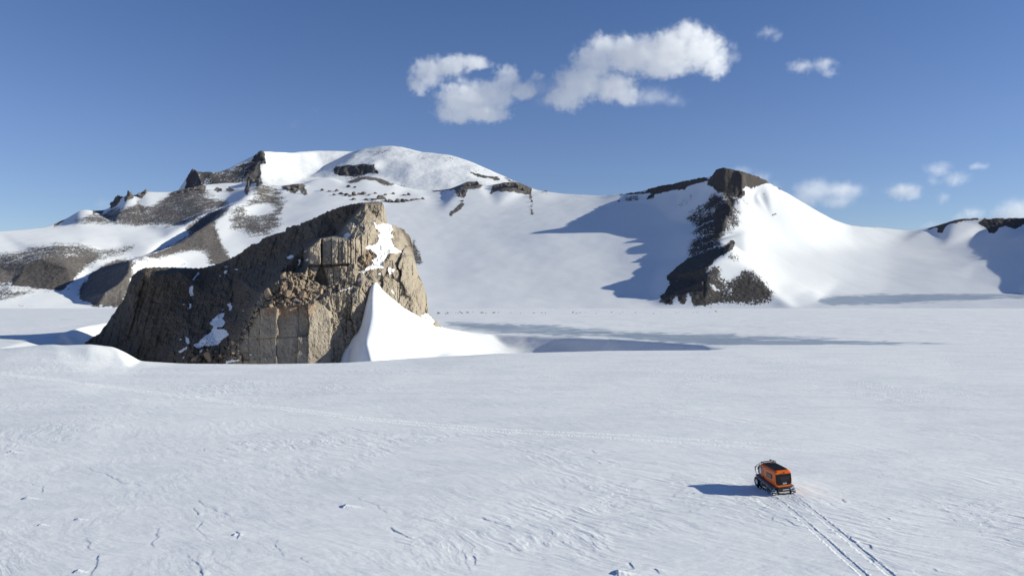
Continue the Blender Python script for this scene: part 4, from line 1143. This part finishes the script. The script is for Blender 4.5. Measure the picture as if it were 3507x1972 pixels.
class MB:
    def __init__(self):
        self.b = bmesh.new()

    def box(self, c, s, rx=0.0, rz=0.0, bev=0.0):
        m = Matrix.Translation(c) @ Matrix.Rotation(rz, 4, 'Z') @ Matrix.Rotation(rx, 4, 'X') @ Matrix.Diagonal((s[0], s[1], s[2], 1))
        r = bmesh.ops.create_cube(self.b, size=1.0, matrix=m)
        if bev:
            es = list({e for v in r['verts'] for e in v.link_edges})
            bmesh.ops.bevel(self.b, geom=es, offset=bev, segments=2, affect='EDGES', clamp_overlap=True)
        return self

    def cyl(self, a, b, r, n=14, r2=None):
        a, b = Vector(a), Vector(b)
        d = b - a
        m = Matrix.Translation((a + b) / 2) @ d.to_track_quat('Z', 'Y').to_matrix().to_4x4()
        bmesh.ops.create_cone(self.b, cap_ends=True, segments=n, radius1=r, radius2=r if r2 is None else r2, depth=d.length, matrix=m)
        return self

    def tube(self, pts, r, n=6):
        for p, q in zip(pts, pts[1:]):
            self.cyl(p, q, r, n)
        return self

    def prism(self, pts, d):
        """closed 3-D outline extruded by vector d"""
        v0 = [self.b.verts.new(p) for p in pts]
        v1 = [self.b.verts.new(Vector(p) + Vector(d)) for p in pts]
        self.b.faces.new(v0)
        self.b.faces.new(v1[::-1])
        for i in range(len(pts)):
            j = (i + 1) % len(pts)
            self.b.faces.new([v0[j], v0[i], v1[i], v1[j]])
        return self

    def loft(self, rings):
        vs_ = [[self.b.verts.new(p) for p in r] for r in rings]
        n = len(rings[0])
        for a, b in zip(vs_, vs_[1:]):
            for i in range(n):
                j = (i + 1) % n
                self.b.faces.new([a[i], a[j], b[j], b[i]])
        self.b.faces.new(vs_[0][::-1])
        self.b.faces.new(vs_[-1])
        return self

    def build(self, name, mat, parent=None, smooth=False, bevel=0.0):
        bmesh.ops.recalc_face_normals(self.b, faces=self.b.faces)
        if bevel:
            bmesh.ops.bevel(self.b, geom=[e for e in self.b.edges if len(e.link_faces) == 2 and e.calc_face_angle(0) > .25], offset=bevel, segments=2, affect='EDGES', clamp_overlap=True)
        me = bpy.data.meshes.new(name)
        self.b.to_mesh(me)
        self.b.free()
        me.materials.append(mat)
        if smooth:
            me.polygons.foreach_set("use_smooth", [True] * len(me.polygons))
        o = bpy.data.objects.new(name, me)
        COL.objects.link(o)
        o.parent = parent
        return o


VX, VY = 23.38, 70.0
veh = bpy.data.objects.new("tracked_vehicle", None)
COL.objects.link(veh)
veh.location = (VX, VY, float(np.mean([ground_z(VX + a, VY + b) for a in (-.8, .8) for b in (-1.2, 0, 1.2)])) - .07)
veh.rotation_euler = (math.radians(.5), math.radians(-4.5), math.radians(7))
veh.scale = (1.06, 1.06, 1.06)
tag(veh, "small orange tracked snow vehicle with black roof panel and rear door driving away", "snow vehicle")


def ring(y, half):
    return [(-x, y, z) for x, z in half] + [(x, y, z) for x, z in half[::-1]]


def sec(y, w=1.0, zt=2.05, zb=.70, zs=1.0):
    return ring(y, [(.50 * w, zb), (.70 * w, zb + .15), (.755 * w, 1.28 * zs + zb * (1 - zs)), (.725 * w, zt - .20), (.665 * w, zt - .07), (.52 * w, zt)])


MB().loft([sec(-1.70, .92, 2.02, .78), sec(-1.60, .985, 2.10, .75), sec(-.4, 1.0, 2.13, .80), sec(.75, 1.0, 2.13, .90), sec(1.15, .97, 2.08, .95), sec(1.42, .93, 1.93, .98, .97),
           sec(1.62, .90, 1.70, 1.0, .9), sec(1.74, .86, 1.52, 1.02, .55), sec(1.78, .78, 1.40, 1.06, .3)]).build("body", ORANGE, veh, bevel=.03)
# rear: black door panel with a window, a plate and a line of small letters
rp = MB().prism([(-.665, -1.725, 1.83), (.665, -1.725, 1.83), (.655, -1.725, 1.08), (.53, -1.725, .94), (-.53, -1.725, .94), (-.655, -1.725, 1.08)], (0, .05, 0)).build("rear_door", BLACKP, veh, bevel=.012)
MB().prism([(-.30, -1.732, 1.62), (.50, -1.732, 1.62), (.48, -1.732, 1.30), (-.28, -1.732, 1.30)], (0, .012, 0)).build("rear_window", GLASS, rp)
MB().box((.06, -1.734, 1.06), (.33, .014, .105), bev=.01).build("licence_plate", WHITE, rp)
b_ = MB()
for k in range(6):
    b_.box((-.055 + k * .045, -1.743, 1.06), (.022, .006, .05 - .012 * (k % 2)))
b_.build("plate_characters", CHASS, rp)
b_ = MB()
for k in range(9):
    b_.box((-.12 + k * .047, -1.728, 1.205), (.030, .008, .026 + .01 * (k == 0)))
b_.build("lettering", GREYM, rp)
MB().cyl((.06, -1.70, 1.94), (.06, -1.76, 1.93), .05, 10).build("rear_camera", CHASS, veh)
MB().prism([(-.52, -1.46, 2.128), (.52, -1.46, 2.128), (.50, .70, 2.152), (-.50, .70, 2.152)], (0, 0, .022)).build("roof_panel", SOLAR, veh, bevel=.01)
# roof rack over the cab
b_ = MB()
zr = 2.25
out = [(-.58, .72, zr - .03), (-.58, 1.18, zr - .02), (-.46, 1.36, zr - .08), (0, 1.42, zr - .08), (.46, 1.36, zr - .08), (.58, 1.18, zr - .02), (.58, .72, zr - .03), (-.58, .72, zr - .03)]
b_.tube(out, .026)
for k in range(-4, 5):
    b_.cyl((k * .12, .72, zr - .03), (k * .12, 1.38 if abs(k) < 4 else 1.25, zr - .06), .016, 6)
for x in (-.56, .56):
    b_.cyl((x, .8, zr - .03), (x * .9, .8, 1.98), .02, 6).cyl((x, 1.15, zr - .03), (x * .9, 1.12, 1.93), .02, 6)
b_.build("roof_rack", CHASS, veh)
b_ = MB()
for x in (.34, .44):
    b_.box((x, 1.38, zr), (.09, .06, .07))
b_.build("roof_lamp", CHASS, veh)


def side_x(z, w=1.0):
    return w * float(np.interp(z, [.70, .95, 1.28, 1.90, 2.02], [.50, .70, .755, .725, .665]))


def side_panel(sgn, yz, name, mat, parent, off=.012, th=.03, w=1.0):
    return MB().prism([(sgn * (side_x(z, wv) + off), y, z) for y, z, wv in [(a, b, (c[0] if c else w)) for a, b, *c in yz]], (-sgn * th, 0, 0)).build(name, mat, parent, bevel=.008)


for s in (-1, 1):
    f = side_panel(s, [(.70, 1.90), (1.02, 1.90, .985), (1.36, 1.78, .945), (1.58, 1.50, .91), (1.58, 1.30, .91), (1.22, 1.22, .965), (.74, 1.24)], "door_window_frame", CHASS, veh)
    side_panel(s, [(.78, 1.84), (1.02, 1.84, .985), (1.18, 1.78, .97), (1.22, 1.36, .965), (1.10, 1.29, .98), (.80, 1.32)], "window_pane", PALE if s < 0 else GLASS, f, .022)
    side_panel(s, [(-1.22, 1.74), (-.20, 1.74), (-.14, 1.36), (-1.16, 1.36)], "side_window_frame", CHASS, veh)
    side_panel(s, [(-1.15, 1.70), (-.25, 1.70), (-.21, 1.40), (-1.10, 1.40)], "side_window", GLASS, veh, .022)
    side_panel(s, [(.43, 2.0), (.43, 1.9), (.43, 1.28), (.43, .95), (.51, .95), (.51, 1.28), (.51, 1.9), (.51, 2.0)], "door_seam", SEAM, veh, .014)
    # fender over the track
    MB().prism([(s * .50, -1.60, .74), (s * .92, -1.60, .70), (s * .94, .9, .93), (s * .92, 1.72, 1.00), (s * .50, 1.76, 1.04), (s * .50, .9, .97)], (0, 0, .05)).build("fender", GREYM, veh)
    MB().tube([(s * .56, 1.25, 2.12), (s * .74, 1.58, 1.90), (s * .80, 1.78, 1.72), (s * .80, 1.92, 1.40), (s * .76, 1.94, 1.2), (s * .70, 1.80, 1.04)], .024).build("front_guard", CHASS, veh)
    mr = MB().cyl((s * .70, 1.40, 1.78), (s * .93, 1.52, 1.80), .022, 6).build("mirror_arm", CHASS, veh)
    MB().box((s * .95, 1.53, 1.66), (.05, .10, .28), bev=.012).build("mirror", CHASS, mr)
    # rubber track: outline of the belt in the y-z plane, swept over its width
    xc, hw = s * .80, .20
    arc = []
    for cy, cz, r, a0, a1, n in ((-1.38, .27, .27, 250, 110, 9), (1.42, .52, .40, 100, -62, 14)):
        arc += [(cy + r * math.cos(math.radians(a0 + (a1 - a0) * i / n)), cz + r * math.sin(math.radians(a0 + (a1 - a0) * i / n))) for i in range(n + 1)]
    arc = arc + [(1.15, .05), (.5, .0), (-.3, .0), (-1.0, .0)]
    b_ = MB()
    rings = []
    inner = []
    cen = Vector((0, .35))
    for (y, z) in arc:
        d = Vector((y, z)) - (Vector((-1.38, .26)) if y < -1.2 else Vector((1.42, .52)) if y > 1.15 else Vector((y, .30)))
        d = d.normalized() if d.length > 0 else Vector((0, -1))
        inner.append((y - d.x * .055, z - d.y * .055))
    nA = len(arc)
    V0 = [[b_.b.verts.new((xc - hw, y, z)) for y, z in arc], [b_.b.verts.new((xc + hw, y, z)) for y, z in arc],
          [b_.b.verts.new((xc + hw, y, z)) for y, z in inner], [b_.b.verts.new((xc - hw, y, z)) for y, z in inner]]
    for i in range(nA):
        j = (i + 1) % nA
        for a in range(4):
            c = (a + 1) % 4
            b_.b.faces.new([V0[a][i], V0[c][i], V0[c][j], V0[a][j]])
    tr = b_.build("track", RUBBER, veh)
    # lugs: snow-caked bars round the belt
    b_ = MB()
    per, pts = [0.0], arc + [arc[0]]
    for p, q in zip(pts, pts[1:]):
        per.append(per[-1] + math.hypot(q[0] - p[0], q[1] - p[1]))
    L, k = per[-1], 0
    while k * .155 < L:
        t = k * .155
        i = max(n for n in range(len(per) - 1) if per[n] <= t)
        u = (t - per[i]) / max(1e-6, per[i + 1] - per[i])
        p, q = pts[i], pts[i + 1]
        y, z = p[0] + (q[0] - p[0]) * u, p[1] + (q[1] - p[1]) * u
        ang = math.atan2(q[1] - p[1], q[0] - p[0])
        for hx in (-.1, .1):
            b_.box((xc + hx, y, z), (.18, .05, .075), rx=ang, rz=.25 * (1 if hx * (1 if k % 2 else -1) > 0 else -1))
        k += 1
    b_.build("track_lugs", LUGS, tr)
    for (cy, cz, r) in ((1.42, .52, .30), (.80, .17, .14), (.35, .15, .13), (-.10, .15, .13), (-.55, .15, .13), (-1.38, .26, .19), (.45, .62, .09), (-.5, .52, .09)):
        w = MB().cyl((xc - .15, cy, cz), (xc + s * .165, cy, cz), r, 16).build("road_wheel", CHASS, tr)
        MB().cyl((xc + s * .14, cy, cz), (xc + s * .185, cy, cz), r * .7, 14).build("wheel_disc", STEEL, tr)
    MB().prism([(s * .60, -1.3, .32), (s * .60, 1.2, .40), (s * .60, 1.25, .80), (s * .60, -1.3, .62)], (s * .26, 0, 0)).build("suspension_beam", CHASS, tr)
MB().box((0, 0, .52), (1.12, 3.0, .44), bev=.05).build("chassis", CHASS, veh)
rb = MB().prism([(-.56, -1.66, .80), (.56, -1.66, .80), (.50, -1.66, .36), (-.50, -1.66, .36)], (0, .25, 0)).build("rear_bumper", CHASS, veh, bevel=.02)
MB().box((.16, -1.672, .52), (.56, .03, .05), bev=.01).build("light_bar", WHITE, rb)
b_ = MB().prism([(-.60, 1.50, 1.90), (.60, 1.50, 1.90), (.66, 1.82, 1.45), (-.66, 1.82, 1.45)], (0, .02, .02))
b_.build("windscreen", GLASS, veh)
# ------------------------------------------------------------------ loose stones and outcrops
def stone_mesh(name, seed, sub=3, flat=.75, rough=.32, chips=9):
    """a facetted boulder: a ball cut by random planes, then roughened"""
    rs = np.random.RandomState(seed)
    bm = bmesh.new()
    bmesh.ops.create_icosphere(bm, subdivisions=sub, radius=1.0)
    P = np.array([v.co[:] for v in bm.verts])
    for k in range(chips):
        n = rs.normal(size=3)
        n[2] *= .7
        n /= np.linalg.norm(n)
        d = .38 + .34 * rs.rand()
        s = P @ n
        P = P - np.outer(np.maximum(0, s - d), n)
    P[:, 2] *= flat
    P = P * (1 + rough * .22 * fbm(P[:, 0] * 2.2 + seed, P[:, 1] * 2.2 + P[:, 2] * 1.7, 3, seed)[:, None])
    for v, p in zip(bm.verts, P):
        v.co = p
    me = bpy.data.meshes.new(name)
    bm.to_mesh(me)
    bm.free()
    return me


def rock_mat(name, a, b, dark):
    m = NT(name)
    p = m.pos()
    o = m.n("ObjectInfo").outputs["Random"]
    n = m.noise(p, .9, 5.0, .65)
    base = m.mix(m.ramp(n, .35, .7), a, b)
    base = m.mix(m.math('MULTIPLY', m.ramp(m.noise(p, 3.0, 4.0, .65), .48, .78), .6), base, dark)
    base = m.mix(m.math('MULTIPLY', o, .45), base, dark)
    bp = m.n("Bump", {"Strength": .8, "Distance": .25, "Height": m.noise(p, 1.6, 5.0, .65)})
    s = m.n("BsdfPrincipled", {"Base Color": base, "Roughness": .88, "Normal": bp})
    s.inputs["Specular IOR Level"].default_value = .15
    return m.surf(s)


BOULD = rock_mat("boulder_granite", c4(.36, .28, .205), c4(.30, .215, .15), c4(.17, .12, .085))
DARKR = rock_mat("dark_outcrop_rock", c4(.19, .17, .158), c4(.14, .125, .116), c4(.075, .067, .063))


def place(name, me, mat, loc, sc, rot, label, cat, group=None):
    o = bpy.data.objects.new(name, me)
    if not me.materials:
        me.materials.append(mat)
    COL.objects.link(o)
    o.location, o.scale, o.rotation_euler = loc, sc, rot
    return tag(o, label, cat, group)


KINDS = [stone_mesh("boulder", 11 + i, 3, .85, .45, 20) for i in range(6)]
TALL = [stone_mesh("boulder", 31 + i, 3, 1.35, .4, 12) for i in range(2)]
# boulders lying on the ledge between the two walls of the butte and at its foot: px, py, half width in px, tall?
BL = [(970, 942, 14, 1, "tall upright boulder at the left end of the butte's rubble ledge"), (973, 972, 17, 0, "squat boulder lying right under the tall upright one on the ledge"),
      (993, 935, 13, 0, "rounded boulder beside the tall upright one at the top of the ledge"), (1008, 948, 9, 0, ""), (1015, 966, 12, 0, ""), (998, 966, 9, 0, ""), (1040, 945, 11, 0, "small pale boulder in the shade just left of the butte's overhang"), (1022, 955, 7, 0, ""),
      (1066, 933, 22, 0, "big leaning boulder wedged under the butte's upper wall"), (918, 1003, 26, 0, "largest boulder at the lower left rim of the butte's rubble ledge"), (985, 1008, 24, 0, "brown boulder in the middle of the butte's ledge"), (1035, 1010, 24, 0, "rust stained boulder in the middle of the butte's ledge"),
      (1060, 1024, 13, 0, ""), (1095, 1004, 26, 0, "flat topped brown slab boulder at the right end of the ledge"), (1013, 1026, 11, 0, "pale pointed boulder above the butte's lower wall"), (950, 1030, 10, 0, ""), (966, 1033, 12, 0, ""), (938, 1036, 9, 0, ""), (928, 1046, 15, 0, ""), (975, 1042, 9, 0, ""), (955, 1044, 7, 0, ""), (1002, 980, 8, 0, ""), (1050, 980, 8, 0, ""), (1030, 985, 7, 0, ""), (1075, 985, 7, 0, ""),
      (1130, 992, 10, 0, ""), (1205, 950, 7, 0, ""), (1214, 965, 6, 0, ""), (1245, 880, 12, 0, ""), (1262, 872, 9, 0, ""), (1270, 858, 11, 0, ""), (1253, 900, 12, 0, "brown block below the snow chute beside the butte's upper wall"), (1280, 905, 7, 0, ""),
      (672, 1226, 24, 0, "round pale boulder half in shade at the butte's foot above the snow"), (716, 1222, 30, 0, "wide pale boulder at the butte's foot, between two narrower ones"), (756, 1218, 11, 1, "narrow upright block beside the wide pale boulder at the butte's foot"), (712, 1198, 9, 0, ""), (722, 1203, 8, 0, ""), (738, 1203, 8, 0, ""), (800, 1172, 22, 0, "brown boulder against the lower left end of the block wall"), (800, 1205, 18, 0, ""), (840, 1215, 16, 0, ""), (785, 1190, 10, 0, ""), (822, 1222, 14, 0, ""), (870, 1232, 10, 0, ""),
      (1225, 1150, 10, 1, "upright block at the left edge of the white drift"), (1186, 1190, 9, 1, "slim block standing at the drift's lower left edge"), (1294, 795, 6, 0, ""), (1292, 788, 8, 0, "stone poking out beside the top of the snow chute")]
rs = np.random.RandomState(5)
for px, py, hw, tall, lab in BL:
    D = wall_depth(px, py) + .5
    s = hw * .9 * D / F
    me = TALL[rs.randint(2)] if tall else KINDS[rs.randint(6)]
    where = "small brown stone in the rubble on the butte's ledges" if py < 1100 else "small brown stone in the rubble at the butte's foot"
    place("boulder", me, BOULD, ((px - CX) / F * D, D, H - (py - CY) / F * D), (s, s * .9, s * (.9 if tall else .85)), (rs.rand() * .4, rs.rand() * .4, rs.rand() * 6.28),
          lab or where, "boulder", "boulders on the butte" if not lab else "large boulders on the butte")

# dark outcrops sticking out of the snow between the bowl and the dome: px, py of the middle, half width, half height
OUT = [(1128, 655, 8, 5), (1152, 654, 9, 6), (1172, 664, 11, 6), (1185, 668, 10, 6), (1200, 672, 9, 5), (1212, 667, 12, 8), (1228, 665, 9, 7), (1245, 664, 12, 7), (1262, 668, 8, 5), (1285, 662, 7, 4), (1320, 668, 7, 5), (1345, 664, 6, 4), (1385, 668, 11, 5), (1400, 667, 9, 5),
       (1258, 685, 10, 5), (1278, 684, 12, 7), (1300, 680, 16, 9), (1322, 688, 8, 5), (1336, 690, 11, 8), (1356, 690, 13, 9), (1376, 690, 12, 7), (1392, 687, 10, 8), (1410, 685, 12, 7), (1430, 683, 10, 5), (1448, 681, 8, 4), (1210, 683, 10, 5), (1145, 668, 7, 4), (1100, 652, 7, 5), (1195, 640, 8, 5), (1215, 642, 6, 4),
       (1606, 632, 13, 11), (1590, 652, 11, 10), (1575, 668, 10, 9), (1632, 630, 10, 9), (1648, 637, 8, 5), (1582, 688, 8, 7), (1700, 640, 16, 9), (1732, 636, 18, 12), (1765, 636, 18, 12), (1795, 648, 16, 10), (1818, 672, 6, 7), (1822, 690, 5, 6), (1820, 706, 5, 6), (1822, 722, 4, 7), (1824, 734, 4, 4), (1870, 655, 8, 3),
       (384, 700, 9, 10), (398, 682, 9, 16), (440, 667, 8, 14), (497, 658, 9, 13), (478, 668, 9, 8), (415, 676, 8, 9), (640, 650, 10, 8), (662, 648, 12, 9), (690, 644, 11, 13), (620, 658, 9, 6), (600, 662, 8, 5), (738, 650, 8, 7), (755, 652, 6, 7), (782, 652, 7, 7), (800, 652, 6, 6), (848, 632, 7, 18), (868, 622, 10, 14), (884, 622, 9, 14), (985, 645, 12, 10), (1005, 648, 12, 12), (1022, 640, 10, 9), (1038, 660, 6, 9),
       (2120, 690, 7, 4), (2160, 685, 9, 5), (2180, 682, 8, 5)]
OKINDS = [stone_mesh("outcrop", 51 + i, 3, .95, .6, 14) for i in range(5)]


def range_hit(px, py):
    """first depth at which the mountain slope comes up to this pixel's sight line"""
    i = int(np.clip((px - RUS[0]) / (RUS[1] - RUS[0]), 0, len(RUS) - 1))
    zs = H - (py - CY) / F * RVS
    k = np.nonzero(RZ[:, i] > zs)[0]
    return float(RVS[k[0]]) if len(k) else None


for px, py, hw, hh in OUT:
    D = range_hit(px, py + hh * .4) or range_hit(px, py + hh * .4 + 8) or 2780.0
    g = 1.35 if 1100 <= px < 1470 else 1.0
    s, t = g * hw * D / F, g * hh * D / F
    side = "on the left skyline ridge" if px < 900 else "on the snowy shoulder below the white dome" if px < 1470 else "along the ridge right of the dome" if px < 1900 else "under the dark crest of the pointed peak"
    place("rock_outcrop", OKINDS[rs.randint(5)], DARKR, ((px - CX) / F * D, D + s * .3, H - (py - CY) / F * D - t * .25), (s * 1.1, s, t * 1.35), (rs.rand() * .3, rs.rand() * .3, rs.rand() * 6.28),
          "dark rock outcrop sticking out of the snow " + side, "rock outcrop", "rock outcrops " + side)

# a moraine of stones in a loose row on the plain in front of the bowl
MK = [stone_mesh("moraine_stone", 71 + i, 2, .7, .5, 10) for i in range(3)]
for i in range(64):
    px = 1500 + (rs.rand() ** 1.7) * 1050
    py = 1071.5 + rs.normal() * 2.0 - max(0, px - 2250) * .010
    Y = float(np.interp(py, [1062, 1067, 1070, 1075, 1086], [1110, 1005, 945, 860, 705]))
    X = (px - CX) / F * Y
    s = .85 * (.7 + 1.6 * rs.rand() ** 2) * (1.2 if px < 1760 else .85)
    place("moraine_stone", MK[rs.randint(3)], DARKR, (X, Y, ground_z(X, Y) + .12 * s), (s * 1.3, s, s * .8), (0, 0, rs.rand() * 6.28),
          "small dark stone in the loose row on the plain below the snow bowl", "stone", "stones in a row on the plain")
# ------------------------------------------------------------------ fair-weather clouds: real volumes, far behind the mountains
CY_DIST = 9000.0


def cloud(blobs, label, dens=1.0, dist=CY_DIST, seed=0, group="small clouds over the right hand ridges", soft=1.0, detail=1.0):
    """blobs: (px, py, half width, half height) in photo pixels; the puffs become ellipsoids inside one volume box"""
    k = dist / F
    blobs = [(a, b, c * 1.03, d * 1.03) for a, b, c, d in blobs]
    pad = 1.5
    x0, x1 = min(b[0] - b[2] * pad for b in blobs), max(b[0] + b[2] * pad for b in blobs)
    y0, y1 = min(b[1] - b[3] * pad for b in blobs), max(b[1] + b[3] * pad for b in blobs)
    dep = max(b[2] for b in blobs) * pad * .9
    me = bpy.data.meshes.new("cloud")
    bm = bmesh.new()
    bmesh.ops.create_cube(bm, size=1.0, matrix=Matrix.Diagonal(((x1 - x0) * k, 2 * dep * k, (y1 - y0) * k, 1)))
    bm.to_mesh(me)
    bm.free()
    o = bpy.data.objects.new("cloud", me)
    COL.objects.link(o)
    o.location = (((x0 + x1) / 2 - CX) * k, dist, H - ((y0 + y1) / 2 - CY) * k)
    m = NT("cloud_vapour")
    pos = m.n("TexCoord").outputs["Object"]
    wn = m.n("TexNoise", {"Vector": pos, "Scale": 1 / (42 * k), "Detail": 3.0, "Roughness": .6})
    wv = m.n("VectorMath", {0: wn.outputs["Color"], 1: (.5, .5, .5)}, operation='SUBTRACT')
    wv = m.n("VectorMath", {0: wv, "Scale": 34 * k}, operation='SCALE')
    pw = m.n("VectorMath", {0: pos, 1: wv}, operation='ADD').outputs[0]
    tot = None
    for i, (bx, by, hw, hh) in enumerate(blobs):
        c = ((bx - (x0 + x1) / 2) * k, 0.0, -(by - (y0 + y1) / 2) * k)
        d = m.n("VectorMath", {0: pw, 1: c}, operation='SUBTRACT')
        d = m.n("VectorMath", {0: d, 1: (1 / (hw * k), 1 / (max(hw, hh) * .8 * k), 1 / (hh * k))}, operation='MULTIPLY')
        l = m.n("VectorMath", {0: d}, operation='LENGTH').outputs["Value"]
        f = m.math('SUBTRACT', 1.0, l)
        tot = f if tot is None else m.math('SMOOTH_MAX', tot, f, .25)
    n1 = m.noise(pos, 1 / (30 * k), 7.0, .62)
    n2 = m.noise(pw, 1 / (11 * k), 4.0, .6)
    n1 = m.math('ADD', m.math('MULTIPLY', m.math('SUBTRACT', n1, .5), 1.95 * detail), m.math('MULTIPLY', m.math('SUBTRACT', n2, .5), .95 * detail))
    v = m.math('ADD', m.math('ADD', tot, n1), .22)
    d = m.math('POWER', m.ramp(v, .0, .95 * soft), 1.3)
    d = m.math('MULTIPLY', d, m.ramp(tot, -.5, -.1))
    den = m.math('MULTIPLY', d, dens * .022 / k)
    pv = m.n("VolumeScatter", {"Color": c4(1, 1, 1), "Density": den, "Anisotropy": 0.15})
    m.t.links.new(pv.outputs[0], m.out.inputs["Volume"])
    me.materials.append(m.m)
    tag(o, label, "cloud", group)
    return o


big = "two large clouds high over the mountains"
cloud([(1470, 250, 62, 46), (1545, 225, 62, 34), (1620, 215, 60, 22), (1435, 290, 38, 34), (1600, 345, 100, 62), (1560, 390, 70, 32), (1690, 330, 72, 46), (1735, 275, 48, 48), (1790, 310, 50, 34), (1840, 262, 22, 16), (1655, 390, 90, 26)], "wide low cloud left of the largest one, high over the butte's summit", 1.0, seed=1, group=big, soft=.68)
cloud([(2070, 165, 58, 46), (2030, 215, 70, 58), (1990, 285, 90, 58), (1935, 335, 66, 44), (2100, 300, 80, 48), (2150, 330, 46, 34), (2170, 190, 110, 56), (2290, 180, 110, 62), (2360, 120, 62, 44), (2400, 175, 80, 66), (2450, 215, 44, 52), (2270, 230, 90, 34)], "largest cloud, a tall white heap rising to the right", 1.0, seed=2, group=big, soft=.68)
cloud([(1850, 300, 60, 34), (1880, 345, 50, 30), (2230, 330, 90, 34), (2310, 350, 50, 20)], "thin torn veil of vapour between and below the two large clouds", .28, seed=16, group="small clouds near the largest cloud", soft=1.5)
sm = "small clouds near the largest cloud"
cloud([(2508, 160, 26, 20), (2518, 195, 24, 22)], "thin torn cloud scrap touching the right side of the largest cloud", .55, seed=3, group=sm, soft=1.4)
cloud([(2630, 110, 38, 20), (2660, 125, 22, 18)], "small faint round cloud, highest on the right", .50, seed=4, group=sm, soft=1.4)
cloud([(2745, 228, 50, 20), (2820, 222, 44, 26), (2840, 250, 30, 18)], "flat oblong cloud right of the largest cloud and below the faint round one", .65, seed=5, group=sm, soft=1.2)
cloud([(2790, 655, 78, 48), (2880, 655, 84, 36), (2760, 680, 60, 40), (2870, 690, 60, 28)], "broad grey white cloud just right of the pointed peak", .75, seed=6, soft=1.5, detail=.7)
cloud([(2540, 590, 52, 26), (2600, 612, 50, 30), (2650, 640, 30, 26)], "pale wisp of cloud behind the summit of the pointed peak", .45, seed=7, soft=1.7, detail=.7)
cloud([(3095, 655, 62, 30), (3120, 665, 40, 22)], "compact oval cloud between the broad grey one and the upper right wisps", .95, seed=8, soft=1.3, detail=.7)
cloud([(3215, 580, 50, 30), (3275, 612, 50, 26), (3200, 618, 28, 20), (3350, 568, 44, 14)], "torn cloud wisps above the far right ridge", .55, seed=9, soft=1.5)
cloud([(3232, 676, 24, 20)], "tiny cloud below the torn wisps on the right", .6, seed=10, soft=1.4, detail=.7)
cloud([(3330, 735, 44, 30), (3290, 748, 34, 20)], "small cloud rising from behind the far right ridge crest", .7, seed=11, soft=1.4, detail=.7)
cloud([(3480, 730, 70, 52), (3440, 745, 50, 40), (3540, 720, 60, 50)], "white cloud heap cut by the right edge behind the far ridge", .9, seed=12, soft=1.4, detail=.7)
cloud([(3195, 778, 44, 24)], "low veil of cloud in the saddle left of the far ridge's dark crest", .45, seed=13, soft=1.7, detail=.6)
cloud([(356, 700, 34, 26)], "faint tiny cloud puff behind the left skyline ridge", .35, seed=14, soft=1.7, detail=.6, group="faint cloud scraps over the left ridge")
cloud([(1005, 428, 32, 20), (1080, 375, 22, 14)], "barely visible cloud scrap high above the white dome", .16, seed=15, soft=1.8, group="faint cloud scraps over the left ridge")
